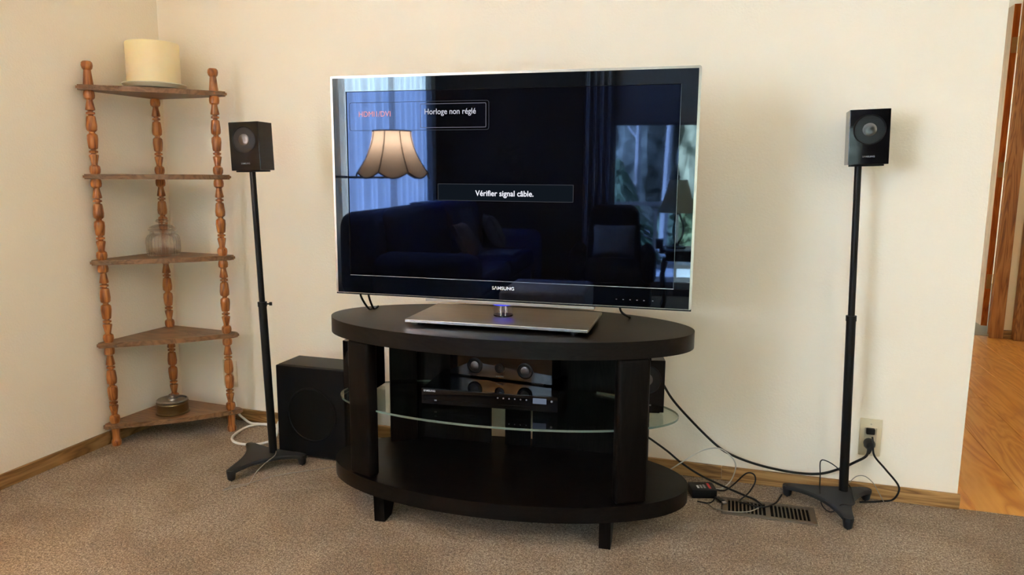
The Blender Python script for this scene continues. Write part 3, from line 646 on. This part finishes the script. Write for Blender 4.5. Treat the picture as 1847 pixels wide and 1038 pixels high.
# disc player
ply = thing('disc_player', 'flat black disc player on the glass shelf', 'disc player', (1.648, -0.534, 0.352), 0.098)
obj('chassis', bbox(-0.215, 0.215, 0.008, 0.245, 0.006, 0.0540, 0.0008), 'gloss_black', ply)
pf = obj('front_fascia', bbox(-0.216, 0.216, 0.0, 0.0076, 0.006, 0.0540, 0.0008), 'gloss_black', ply)
obj('tray_line', bbox(-0.210, 0.140, -0.0006, 0.001, 0.0185, 0.0197), 'void', pf)
text('logo', 'S\u039bMSUNG', 'white_print', pf, -0.209, 0.0455, 0.038, 0.0056, -0.0006, 0.02)
obj('display', bbox(0.140, 0.182, -0.0008, 0.001, 0.030, 0.0475), 'display_lit', pf)
for x in (0.030, 0.048, 0.066, 0.084, 0.102, 0.120): obj('button', lathe(nb_(), [(0.0022, 0), (0.0022, 0.0012)], 10, True, 'Y', (x, 0, 0.040)), 'grey_print', pf, True)
obj('button', lathe(nb_(), [(0.0035, 0), (0.0035, 0.0012)], 12, True, 'Y', (0.198, 0, 0.040)), 'grey_print', pf, True)
obj('usb_slot', bbox(-0.174, -0.166, -0.0008, 0.001, 0.0165, 0.0205), 'grey_print', pf)
for x in (-0.18, 0.18):
    for y in (0.03, 0.21): obj('foot', lathe(nb_(), [(0.012, 0), (0.012, 0.0062)], 14, origin=(x, y, 0)), 'rubber_black', ply, True)
# centre speaker
cs_ = thing('centre_speaker', 'wide glossy black speaker on top of the disc player', 'speaker', (1.641, -0.345, 0.4064), -0.082)
obj('cabinet', bbox(-0.181, 0.181, -0.045, 0.045, 0.004, 0.092, 0.0015), 'gloss_black', cs_)
for x in (-0.13, 0.13): obj('foot', bbox(x-0.02, x+0.02, -0.04, 0.04, 0, 0.0042), 'rubber_black', cs_)
for x, r, cap in ((-0.089, 0.027, 0.0145), (0.0, 0.017, 0.006), (0.089, 0.027, 0.0145)):
    f = (x, -0.045, 0.040)
    d = obj('driver' if r > 0.02 else 'tweeter', lathe(nb_(), [(r, 0), (r, 0.0025), (r*0.90, 0.0035), (r*0.82, 0.001), (r*0.6, 0.0008)], 36, True, 'Y', f), 'satin_black', cs_, True)
    obj('dust_cap', lathe(nb_(), [(cap, 0.001), (cap, 0.003), (cap*0.7, 0.0042), (cap*0.05, 0.0046)], 32, True, 'Y', f), 'brushed_cap' if r > 0.02 else 'satin_black', d, True)
text('logo', 'S\u039bMSUNG', 'grey_print', cs_, -0.013, 0.011, 0.028, 0.0042, -0.0456, 0.02)

# ================================================================== OUTLETS, VENT, ADAPTER
def outlet(label, xc, zc_, w, h):
    t = thing('wall_outlet', label, 'outlet', (xc, 0, zc_), 0, 'wall outlets')
    obj('cover_plate', bbox(-w/2, w/2, -0.006, -0.0004, -h/2, h/2, 0.002), 'ivory_plastic', t, True)
    ins = obj('receptacle', bbox(-0.0185, 0.0185, -0.0085, -0.0062, -0.034, 0.034, 0.001), 'ivory_dark', t)
    for z in (0.018, -0.018):
        for x in (-0.006, 0.006): obj('slot', bbox(x-0.001, x+0.001, -0.0088, -0.0085, z-0.004, z+0.004), 'void', ins)
    for z in (-0.046, 0.046): obj('screw', lathe(nb_(), [(0.003, 0.0058), (0.0025, 0.007)], 10, True, 'Y', (0, 0, z)), 'ivory_dark', t, True)
    return t
outlet('ivory wall outlet with two black plugs near the hall', 2.8145, 0.2125, 0.067, 0.128)
outlet('ivory wall outlet half hidden behind the corner shelf post', 0.270, 0.207, 0.070, 0.118)
vt = thing('floor_vent', 'brown metal floor register set in the carpet', 'vent', (2.497, -0.219, 0.0))
vt.rotation_euler = (0, 0, 0.02)
VL, VW = 0.145, 0.062
bm = nb_(); IX, IY = 0.128, 0.045
O = [(-VL, -VW), (VL, -VW), (VL, VW), (-VL, VW)]; I = [(-IX, -IY), (IX, -IY), (IX, IY), (-IX, IY)]
ot = [bm.verts.new((x, y, 0.0015)) for x, y in O]; o2 = [bm.verts.new((x*0.985, y*0.965, 0.0055)) for x, y in O]; i2 = [bm.verts.new((x, y, 0.0055)) for x, y in I]; i1 = [bm.verts.new((x, y, 0.001)) for x, y in I]
for i in range(4):
    j = (i+1) % 4
    bm.faces.new((ot[i], ot[j], o2[j], o2[i])); bm.faces.new((o2[i], o2[j], i2[j], i2[i])); bm.faces.new((i2[i], i2[j], i1[j], i1[i]))
obj('frame', bm, 'vent_brown', vt)
obj('duct_shade', bbox(-IX, IX, -IY, IY, 0.0004, 0.0009), 'void', vt)  # black sheet stands in for the shade below the slats
obj('centre_bar', bbox(-0.007, 0.007, -IY, IY, 0.001, 0.0053), 'vent_brown', vt)
sl = None
for s in (-1, 1):
    for i in range(10):
        x = s*(0.0185+i*0.0120)
        if sl is None: sl = obj('slat', xform(bbox(-0.0026, 0.0026, -IY, IY, -0.0007, 0.0007), ry=0.5), 'vent_brown', vt); o = sl
        else: o = meshcopy(sl, vt)
        o.location = (x, 0, 0.0036)
ad_ = thing('power_adapter', 'black power adapter with red sticker on the carpet', 'adapter', (2.286, -0.152, 0.0))
ad_.rotation_euler = (0, 0, 0.30)
ab = obj('adapter_body', bbox(-0.042, 0.042, -0.034, 0.034, 0.0, 0.030, 0.003), 'satin_black', ad_, True)
obj('red_sticker', bbox(0.018, 0.026, -0.022, 0.022, 0.0300, 0.0304), 'red_sticker', ab)
for i in range(3): obj('white_sticker', bbox(-0.020+i*0.011, -0.013+i*0.011, -0.018, 0.004+0.004*i, 0.0300, 0.0303), 'grey_print' if i else 'white_print', ab)
us = thing('usb_cable', 'black usb plug with thin grey wire by the floor vent', 'cable', (2.33, -0.175, 0))
obj('plug_body', xform(bbox(-0.010, 0.026, -0.008, 0.008, -0.004, 0.004, 0.002), (0.012, -0.018, 0.0105), -0.95), 'rubber_black', us, True)
obj('plug_tip', xform(bbox(0.0262, 0.038, -0.006, 0.006, -0.0022, 0.0022), (0.012, -0.018, 0.0105), -0.95), 'usb_metal', us)
obj('wire', tube(nb_(), [(-0.055, -0.045, 0.003), (-0.02, -0.047, 0.003), (-0.005, -0.028, 0.004), (0.0, -0.012, 0.0105), (0.008, -0.012, 0.0105)], 0.0024, 6), 'rubber_black', us, True)
obj('wire', tube(nb_(), [(-0.020, -0.050, 0.003), (0.005, -0.085, 0.004), (0.055, -0.098, 0.0075), (0.105, -0.083, 0.008), (0.138, -0.045, 0.008)], 0.0017, 6), 'grey_wire', us, True)

# ================================================================== CABLES
def cable(name, label, P, r, mat, k=8):
    b = Vector(P[0]); b.z = 0
    t = thing(name, label, 'cable', b)
    obj('cord', tube(nb_(), [Vector(p)-b for p in P], r, 8, k), mat, t, True)
    return t, b
t, b = cable('power_cable', 'thick black power cord sweeping along the wall to the outlet', [(2.06, -0.12, 0.50), (2.10, -0.10, 0.422), (2.122, -0.07, 0.373), (2.164, -0.045, 0.295), (2.23, -0.032, 0.22), (2.319, -0.028, 0.138), (2.377, -0.026, 0.104), (2.47, -0.024, 0.078), (2.579, -0.024, 0.066), (2.664, -0.026, 0.073), (2.726, -0.030, 0.101), (2.773, -0.04, 0.136), (2.799, -0.045, 0.159), (2.808, -0.040, 0.180)], 0.0042, 'rubber_black')
pg = obj('plug', xform(lathe(nb_(), [(0.0125, 0.0), (0.017, 0.004), (0.018, 0.020), (0.014, 0.030), (0.011, 0.034)], 18, True, 'Y'), Vector((2.8105, -0.0088, 0.196))-b), 'rubber_black', t, True)
obj('strain_relief', tube(nb_(), [Vector((2.8105, -0.032, 0.196))-b, Vector((2.8095, -0.038, 0.180))-b, Vector((2.806, -0.041, 0.168))-b], (0.010, 0.0055), 10, 5), 'rubber_black', pg, True)
t, b = cable('adapter_cord', 'thin black cord dropping from the upper plug to the carpet', [(2.817, -0.028, 0.222), (2.8185, -0.040, 0.205), (2.824, -0.047, 0.166), (2.861, -0.035, 0.121), (2.903, -0.032, 0.072), (2.908, -0.034, 0.045), (2.893, -0.030, 0.014), (2.862, -0.028, 0.004), (2.84, -0.040, 0.004), (2.79, -0.06, 0.004)], 0.0032, 'rubber_black')
obj('plug', xform(bbox(-0.013, 0.013, -0.016, 0.0, -0.010, 0.010, 0.003), Vector((2.8120, -0.0088, 0.2375))-b), 'rubber_black', t, True)
cable('video_cable', 'black cable hanging from the stand down to the floor vent', [(2.06, -0.22, 0.225), (2.099, -0.176, 0.19), (2.12, -0.157, 0.17), (2.165, -0.131, 0.13), (2.213, -0.121, 0.09), (2.274, -0.107, 0.05), (2.345, -0.106, 0.022), (2.419, -0.135, 0.010), (2.458, -0.163, 0.0095), (2.481, -0.203, 0.0095)], 0.0036, 'rubber_black')
cable('clear_wire', 'clear speaker wire arching in a loop against the wall', [(2.15, -0.130, 0.045), (2.168, -0.132, 0.06), (2.224, -0.130, 0.105), (2.275, -0.1, 0.134), (2.33, -0.095, 0.149), (2.373, -0.105, 0.13), (2.391, -0.11, 0.099), (2.381, -0.075, 0.035), (2.352, -0.095, 0.006), (2.330, -0.105, 0.006)], 0.0022, 'clear_wire')
cable('looped_cord', 'thin black cord looped above the carpet beside the power adapter', [(2.325, -0.135, 0.016), (2.361, -0.108, 0.006), (2.391, -0.08, 0.022), (2.426, -0.105, 0.074), (2.451, -0.115, 0.078), (2.456, -0.125, 0.056), (2.437, -0.145, 0.024), (2.408, -0.188, 0.0085), (2.428, -0.199, 0.0085), (2.479, -0.212, 0.009), (2.520, -0.168, 0.0085), (2.538, -0.11, 0.006), (2.545, -0.085, 0.006)], 0.0025, 'rubber_black')
cable('speaker_wire', 'thin black wire looped over the base of the stand near the hall', [(2.735, -0.070, 0.085), (2.713, -0.080, 0.12), (2.675, -0.120, 0.155), (2.652, -0.140, 0.160), (2.654, -0.141, 0.11), (2.656, -0.142, 0.0625), (2.664, -0.162, 0.020), (2.690, -0.182, 0.010), (2.712, -0.220, 0.0555), (2.735, -0.216, 0.0555), (2.752, -0.196, 0.0535), (2.755, -0.150, 0.0555), (2.757, -0.085, 0.058), (2.745, -0.068, 0.070)], 0.0019, 'rubber_black')
cable('thin_wire', 'hair thin grey wire arching behind the stand near the hall', [(2.752, -0.060, 0.066), (2.775, -0.054, 0.09), (2.802, -0.045, 0.09), (2.828, -0.045, 0.07), (2.846, -0.034, 0.04), (2.868, -0.030, 0.003)], 0.0014, 'grey_wire')
cable('white_power_cord', 'white power cord coiled on the carpet beside the corner shelf', [(0.285, -0.022, 0.175), (0.305, -0.035, 0.11), (0.344, -0.060, 0.055), (0.379, -0.064, 0.030), (0.404, -0.056, 0.012), (0.438, -0.037, 0.006), (0.50, -0.028, 0.006), (0.575, -0.028, 0.006), (0.615, -0.040, 0.006), (0.60, -0.055, 0.006), (0.53, -0.045, 0.006), (0.46, -0.042, 0.007), (0.42, -0.062, 0.006), (0.408, -0.119, 0.006), (0.427, -0.203, 0.006), (0.468, -0.249, 0.006), (0.525, -0.262, 0.006), (0.584, -0.236, 0.006), (0.622, -0.195, 0.02), (0.625, -0.172, 0.075), (0.640, -0.180, 0.075), (0.655, -0.205, 0.05), (0.682, -0.232, 0.03), (0.702, -0.262, 0.006), (0.705, -0.32, 0.006)], 0.0052, 'white_plastic')
cable('grey_speaker_wire', 'thin grey speaker wire trailing over the left stand base', [(0.775, -0.400, 0.060), (0.788, -0.430, 0.0545), (0.790, -0.480, 0.050), (0.786, -0.530, 0.035), (0.782, -0.570, 0.006), (0.765, -0.590, 0.003), (0.745, -0.615, 0.003), (0.728, -0.638, 0.003), (0.735, -0.60, 0.003), (0.776, -0.561, 0.003), (0.822, -0.480, 0.003), (0.915, -0.398, 0.003), (0.983, -0.343, 0.003)], 0.0016, 'grey_wire')

# ================================================================== FURNITURE BEHIND THE CAMERA (seen in the screen's reflection)
def cushion(w, d, h, r, puff=0.0, sub=2):
    bm = bbox(-w/2, w/2, -d/2, d/2, 0, h, r, 4)
    return bm
so = thing('sofa', 'dark navy plush sofa under the sheer curtain', 'sofa', (0.16, -3.56, 0), 0)
obj('sofa_base', bbox(0.02, 0.86, -0.92, 0.92, 0.06, 0.30, 0.03, 3), 'navy_plush', so, True)
obj('sofa_back', bbox(0.0, 0.26, -1.05, 1.05, 0.3005, 0.84, 0.09, 5), 'navy_plush', so, True)
for s in (-1, 1): obj('sofa_arm', bbox(0.262, 0.92, s*0.93-0.13+s*0.115, s*0.93+0.13+s*0.115, 0.06, 0.60, 0.09, 5), 'navy_plush', so, True)
for s in (-1, 1):
    obj('seat_cushion', bbox(0.265, 0.89, s*0.46-0.455, s*0.46+0.455, 0.302, 0.45, 0.05, 4), 'navy_plush', so, True)
    obj('back_cushion', xform(bbox(-0.08, 0.10, -0.455, 0.455, 0, 0.42, 0.075, 5), (0.36, s*0.46, 0.452), ry=-0.16), 'navy_plush', so, True)
for x in (0.1, 0.78):
    for y in (-0.85, 0.85): obj('foot', lathe(nb_(), [(0.02, 0), (0.03, 0.06)], 12, origin=(x, y, 0)), 'dark_wood', so, True)
th = thing('throw_blanket', 'pale grey throw draped over the navy sofa back', 'blanket', (0.30, -4.02, 0.45))
bm = nb_(); prof = [(-0.150, 0.10), (-0.150, 0.33), (-0.12, 0.392), (0.02, 0.395), (0.13, 0.43), (0.235, 0.40), (0.300, 0.25), (0.375, 0.02), (0.52, 0.012), (0.70, 0.012)]
pp = catmull([(x, 0, z+0.004) for x, z in prof], 4); gr = []
for i, p in enumerate(pp):
    gr.append([bm.verts.new((p.x, -0.19+0.38*j/10+0.07*i/len(pp), p.z+0.006*math.sin(j*1.7+i*0.4))) for j in range(11)])
for a, b2 in zip(gr, gr[1:]):
    for j in range(10): bm.faces.new((a[j], a[j+1], b2[j+1], b2[j]))
bmesh.ops.solidify(bm, geom=list(bm.faces), thickness=0.008)
obj('blanket_cloth', bm, 'throw_fabric', th, True)
def pillow(bm, w, h, t, k=12):
    top, bot = [], []
    for i in range(k+1):
        ra, rb_ = [], []
        for j in range(k+1):
            u, v = 2*i/k-1, 2*j/k-1; e = (max(0, 1-abs(u)**2.5)*max(0, 1-abs(v)**2.5))**0.45; s = 1-0.06*(1-abs(u))*abs(v)
            ra.append(bm.verts.new((u*w/2*(1-0.05*(1-v*v)), -t/2*e, v*h/2*(1-0.05*(1-u*u))))); rb_.append(bm.verts.new((u*w/2*(1-0.05*(1-v*v)), t/2*e, v*h/2*(1-0.05*(1-u*u)))))
        top.append(ra); bot.append(rb_)
    for i in range(k):
        for j in range(k):
            bm.faces.new((top[i][j], top[i+1][j], top[i+1][j+1], top[i][j+1])); bm.faces.new((bot[i][j], bot[i][j+1], bot[i+1][j+1], bot[i+1][j]))
    bmesh.ops.remove_doubles(bm, verts=list(bm.verts), dist=1e-5); return bm
tag(obj('throw_pillow', pillow(nb_(), 0.44, 0.30, 0.13), 'tapestry', None, True, (0.72, -4.33, 0.605), (-0.45, 0, 1.2)), 'tapestry lumbar pillow at the far end of the sofa', 'pillow')
tag(obj('throw_pillow', pillow(nb_(), 0.36, 0.28, 0.12), 'tapestry', None, True, (0.74, -3.42, 0.600), (-0.5, 0, 1.45)), 'small tapestry pillow in the middle of the navy sofa', 'pillow')
ot_ = thing('ottoman', 'low square ottoman under a lilac cloth before the sofa', 'ottoman', (1.42, -2.95, 0))
obj('ottoman_body', bbox(-0.26, 0.26, -0.26, 0.26, 0.05, 0.36, 0.04, 4), 'navy_plush', ot_, True)
for x in (-0.2, 0.2):
    for y in (-0.2, 0.2): obj('foot', lathe(nb_(), [(0.018, 0), (0.025, 0.052)], 12, origin=(x, y, 0)), 'dark_wood', ot_, True)
lc = bbox(-0.268, 0.268, -0.268, 0.268, 0.20, 0.368, 0.03, 4); lc.normal_update()
bmesh.ops.delete(lc, geom=[f for f in lc.faces if f.calc_center_median().z < 0.235], context='FACES')
tag(obj('cloth', lc, 'lilac_cloth', None, True, (1.42, -2.95, 0.0)), 'lilac cloth spread over the low ottoman', 'cloth')
# floor lamp
fl = thing('floor_lamp', 'black swing arm floor lamp with scalloped glowing shade', 'lamp', (0.25, -2.30, 0), 0)
obj('lamp_base', lathe(nb_(), [(0.13, 0), (0.135, 0.012), (0.12, 0.022), (0.03, 0.032), (0.015, 0.05)], 32), 'dark_iron', fl, True)
obj('lamp_pole', lathe(nb_(), [(0.010, 0.045), (0.010, 1.075), (0.014, 1.08), (0.008, 1.10)], 14), 'dark_iron', fl, True)
obj('swing_arm', tube(nb_(), [(0, 0, 1.055), (0.13, -0.14, 1.05), (0.27, -0.26, 1.052)], 0.007, 8, 4), 'dark_iron', fl, True)
obj('socket', lathe(nb_(), [(0.008, 1.045), (0.016, 1.07), (0.016, 1.17)], 14, origin=(0.27, -0.26, 0)), 'dark_iron', fl, True)
obj('bulb', lathe(nb_(), [(0.010, 1.171), (0.020, 1.185), (0.022, 1.20), (0.014, 1.212), (0.004, 1.216)], 20, origin=(0.27, -0.26, 0)), emit('bulb_lit', (1.0, 0.68, 0.36, 1), 8.0), fl, True)
SHC = (0.27, -0.26); bm = nb_(); NS = 96; NP = 8; rows = 10; grid = []
def shade_r(s): return 0.115+0.105*(s**1.7)
def scal(th_): return 0.034*abs(math.sin(NP*th_/2))
for j in range(rows+1):
    s = j/rows; ring = []
    for i in range(NS):
        th_ = 2*PI*i/NS; r = shade_r(s)*(1-0.035*abs(math.cos(NP*th_/2))*0.4*s+0.03*s*(1-abs(math.sin(NP*th_/2)))); z = 1.325-0.245*s-scal(th_)*s*s
        ring.append(bm.verts.new((SHC[0]+r*math.cos(th_), SHC[1]+r*math.sin(th_), z)))
    grid.append(ring)
for a, b2 in zip(grid, grid[1:]):
    for i in range(NS): bm.faces.new((a[i], a[(i+1) % NS], b2[(i+1) % NS], b2[i]))
sh_pts = [[v.co.copy() for v in g] for g in grid]
ls = obj('lamp_shade', bm, 'lamp_shade', fl, True)
obj('shade_trim', tube(nb_(), sh_pts[0]+[sh_pts[0][0]], 0.004, 6, 0), 'shade_trim', ls, True)
obj('shade_trim', tube(nb_(), sh_pts[-1]+[sh_pts[-1][0]], 0.004, 6, 0), 'shade_trim', ls, True)
for k in range(NP):
    i = int(NS*k/NP) % NS; obj('shade_rib', tube(nb_(), [sh_pts[j][i] for j in range(rows+1)], 0.0035, 6, 0), 'shade_trim', ls, True)
pld = bpy.data.lights.new('floor_lamp_bulb', 'POINT'); pld.energy = FLOOR_LAMP_W; pld.color = (1.0, 0.74, 0.46); pld.shadow_soft_size = 0.035
po = bpy.data.objects.new('floor_lamp_bulb', pld); C.objects.link(po); po.parent = fl; po.location = (0.27, -0.26, 1.255)
# armchair
ac = thing('armchair', 'dark upholstered armchair facing the television by the patio window', 'armchair', (1.735, -4.20, 0), PI-0.06)
obj('chair_base', bbox(-0.30, 0.30, -0.34, 0.32, 0.08, 0.26, 0.03, 3), 'dark_plush', ac, True)
obj('seat', bbox(-0.22, 0.22, -0.36, 0.20, 0.262, 0.40, 0.05, 4), 'dark_plush', ac, True)
bk = bbox(-0.24, 0.24, 0.17, 0.34, 0.262, 0.83, 0.07, 5)
for v in bk.verts:
    if v.co.z > 0.5: v.co.x *= 1-0.25*((v.co.z-0.5)/0.33)**2; v.co.y += 0.05*(v.co.z-0.5)/0.33
obj('backrest', bk, 'dark_plush', ac, True)
for s in (-1, 1):
    obj('armrest', bbox(s*0.275-0.055, s*0.275+0.055, -0.34, 0.24, 0.262, 0.52, 0.05, 5), 'dark_plush', ac, True)
    for y in (-0.28, 0.27): obj('foot', lathe(nb_(), [(0.016, 0), (0.024, 0.082)], 12, origin=(s*0.25, y, 0)), 'dark_wood', ac, True)
tag(obj('throw_pillow', pillow(nb_(), 0.34, 0.27, 0.11), 'grey_pillow', None, True, (1.735, -4.25, 0.545), (0.22, 0, 0)), 'grey square pillow on the dark armchair', 'pillow')
# side table + lamp
st_ = thing('side_table', 'small dark wooden side table beside the armchair', 'table', (2.345, -4.35, 0))
obj('table_top', bbox(-0.25, 0.25, -0.22, 0.22, 0.470, 0.495, 0.006), 'dark_wood', st_, True)
obj('apron', bbox(-0.20, 0.20, -0.17, 0.17, 0.405, 0.4695, 0.002), 'dark_wood', st_)
for x in (-0.2, 0.2):
    for y in (-0.17, 0.17):
        obj('leg', tube(nb_(), [(x, y, 0.40), (x*1.10, y*1.1, 0.28), (x*0.98, y*0.98, 0.10), (x*1.1, y*1.1, 0.0)], (0.022, 0.014), 10, 5), 'dark_wood', st_, True)
tl = thing('table_lamp', 'table lamp with pale cone shade on the side table', 'lamp', (2.225, -4.36, 0.4955))
obj('lamp_base', lathe(nb_(), [(0.075, 0), (0.075, 0.012), (0.03, 0.024), (0.018, 0.04)], 24), 'dark_iron', tl, True)
for k in range(3):
    a = 2*PI*k/3; obj('lamp_stem', tube(nb_(), [(0.012*math.cos(a), 0.012*math.sin(a), 0.035), (0.045*math.cos(a), 0.045*math.sin(a), 0.10), (0.05*math.cos(a), 0.05*math.sin(a), 0.18), (0.012*math.cos(a), 0.012*math.sin(a), 0.29)], 0.008, 8, 5), 'dark_iron', tl, True)
obj('lamp_neck', lathe(nb_(), [(0.012, 0.27), (0.010, 0.42)], 12), 'dark_iron', tl, True)
obj('lamp_shade', lathe(nb_(), [(0.145, 0.285), (0.07, 0.545)], 36, False), 'small_shade', tl, True)
obj('finial', lathe(nb_(), [(0.004, 0.42), (0.004, 0.56), (0.010, 0.57), (0.002, 0.585)], 10), 'dark_iron', tl, True)
bxm = thing('keepsake_box', 'small dark box on the side table', 'box', (2.095, -4.27, 0.4955))
obj('box_body', bbox(-0.028, 0.028, -0.028, 0.028, 0, 0.060, 0.002), 'dark_wood', bxm)
obj('box_lid', bbox(-0.030, 0.030, -0.030, 0.030, 0.0602, 0.078, 0.002), 'dark_wood', bxm)

# ================================================================== OUTDOORS
bm = nb_(); box(bm, -40, 45, -60, YB-0.121, -0.50, -0.30); box(bm, -40, -0.121, YB-0.12, 20, -0.50, -0.30)
o = struct('ground_outside', bm, 'snow')
dk = struct('deck', bbox(-0.5, 6.0, -7.3, YB-0.125, -0.20, -0.14), 'deck_wood')
rl = thing('deck_railing', 'grey wooden deck railing outside the patio window', 'railing', (2.5, -7.2, -0.14))
obj('top_rail', bbox(-3.0, 3.5, -0.05, 0.05, 0.86, 0.90), 'deck_wood', rl); obj('bottom_rail', bbox(-3.0, 3.5, -0.03, 0.03, 0.12, 0.16), 'deck_wood', rl)
sp = None
for i in range(27):
    x = -3.0+i*0.25
    if sp is None: sp = obj('baluster', bbox(-0.018, 0.018, -0.018, 0.018, 0.0, 0.86), 'deck_wood', rl); q = sp
    else: q = meshcopy(sp, rl)
    q.location = (x, 0, 0)
def conifer(name, label, loc, h, r, seed):
    t = thing(name, label, 'tree', loc, 0, 'trees beyond the deck'); rnd = random.Random(seed)
    obj('trunk', tube(nb_(), [(0, 0, 0), (0, 0, h*0.96)], (0.02*h, 0.005*h), 8, 0), 'bark', t, True)
    bm = nb_(); L = 26
    for k in range(L):
        z = h*(0.06+0.88*k/L); rr = r*(1-k/L)**0.85+0.05; nb = 22
        for i in range(nb):
            a = 2*PI*(i+rnd.random()*0.7)/nb; q = rr*rnd.uniform(0.75, 1.12); d = Vector((math.cos(a), math.sin(a), 0)); s = Vector((-d.y, d.x, 0)); w = 0.10*rr+0.03
            p0 = d*q*0.12+Vector((0, 0, z+0.05*h)); p1 = d*q*0.6+Vector((0, 0, z+0.015*h)); p2 = d*q+Vector((0, 0, z-0.055*h-rnd.random()*0.03*h))
            v = [bm.verts.new(x) for x in (p0, p1-s*w, p2, p1+s*w, p1+Vector((0, 0, 0.02*h)))]
            bm.faces.new((v[0], v[1], v[4])); bm.faces.new((v[0], v[4], v[3])); bm.faces.new((v[1], v[2], v[4])); bm.faces.new((v[4], v[2], v[3])); bm.faces.new((v[1], v[0], v[3], v[2]))
    obj('foliage', bm, 'conifer', t)
CON = [(-0.9, -12.2, 6.5, 1.3, 'tall conifer on the left of the patio view'), (1.35, -9.8, 1.7, 0.85, 'short conifer close behind the deck railing'), (6.6, -12.0, 6.0, 1.3, 'tall conifer on the right of the patio view'), (3.4, -9.7, 1.5, 0.8, 'small conifer just beyond the railing on the right')]
for i, (x, y, h, r, lb) in enumerate(CON): conifer('conifer', lb, (x, y, -0.3), h, r, 20+i)
def bare(label, loc, h, seed):
    t = thing('bare_tree', label, 'tree', loc, 0, 'bare trees beyond the deck'); rnd = random.Random(seed)
    lean = rnd.uniform(-0.3, 0.3)
    obj('trunk', tube(nb_(), [(0, 0, 0), (lean*0.3, 0, h*0.4), (lean, 0.1, h)], (0.075, 0.02), 8, 5), 'pale_bark', t, True)
    for k in range(9):
        z = h*rnd.uniform(0.25, 0.85); a = rnd.uniform(0, 6.28); L = rnd.uniform(0.3, 0.75)
        obj('branch', tube(nb_(), [(lean*z/h, 0, z), (lean*z/h+L*0.5*math.cos(a), L*0.5*math.sin(a), z+L*0.45), (lean*z/h+L*math.cos(a), L*math.sin(a), z+L*0.8)], (0.028, 0.006), 6, 4), 'pale_bark', t, True)
BARE = [(0.7, -11.6, 6.5, 'slim pale bare tree nearest the left conifer'), (1.45, -14.2, 6.0, 'second pale bare tree from the left conifer'), (2.05, -11.4, 7.0, 'pale bare tree in the middle of the patio view'), (2.75, -14.6, 6.4, 'second pale bare tree from the right conifer'), (3.6, -11.7, 7.2, 'pale bare tree nearest the right conifer')]
for i, (x, y, h, lb) in enumerate(BARE): bare(lb, (x, y, -0.3), h, 60+i)
bm = nb_()
for i in range(60):
    x = -14+i*0.55; h = 5.4+1.6*math.sin(i*1.3)+1.5*math.sin(i*0.7+2)
    lathe(bm, [(0.5, -0.3), (0.9, 0.6), (1.0, h*0.3), (0.8, h*0.45), (0.9, h*0.6), (0.5, h*0.75), (0.5, h*0.85), (0.1, h)], 9, True, 'Z', (x, -18.5+1.2*math.sin(i*2.1), 0))
o = obj('distant_thicket', bm, 'shrub'); o['kind'] = 'stuff'; o['label'] = 'distant olive thicket far behind the deck'; o['category'] = 'bushes'
SHR = [(1.05, -13.0, 0.62, 'leftmost round green shrub before the thicket'), (2.40, -13.0, 0.66, 'second round green shrub from the left before the thicket'), (3.72, -13.2, 0.58, 'third round green shrub from the left before the thicket'), (4.95, -13.2, 0.62, 'rightmost round green shrub before the thicket')]
for i, (x, y, r, lb) in enumerate(SHR):
    rnd = random.Random(90+i); bm = nb_()
    for k in range(900):
        u = Vector((rnd.gauss(0, 1), rnd.gauss(0, 1), rnd.gauss(0, 1))).normalized(); u.z = abs(u.z); p_ = u*r*rnd.uniform(0.7, 1.0); p_.z *= 1.5
        a_ = Vector((rnd.uniform(-1, 1), rnd.uniform(-1, 1), rnd.uniform(-1, 1))).normalized(); b_ = u.cross(a_).normalized()*0.075; c_ = u.cross(b_).normalized()*0.11+u*0.04
        bm.faces.new([bm.verts.new(p_+q) for q in (b_, c_, -b_, -c_)])
    t = thing('green_shrub', lb, 'bush', (x, y, -0.3), 0, 'green shrubs beyond the deck')
    obj('foliage', bm, 'conifer', t); obj('stem', tube(nb_(), [(0, 0, 0), (0.02, 0.02, r)], (0.05, 0.02), 8, 3), 'bark', t, True)
bpy.context.view_layer.update()
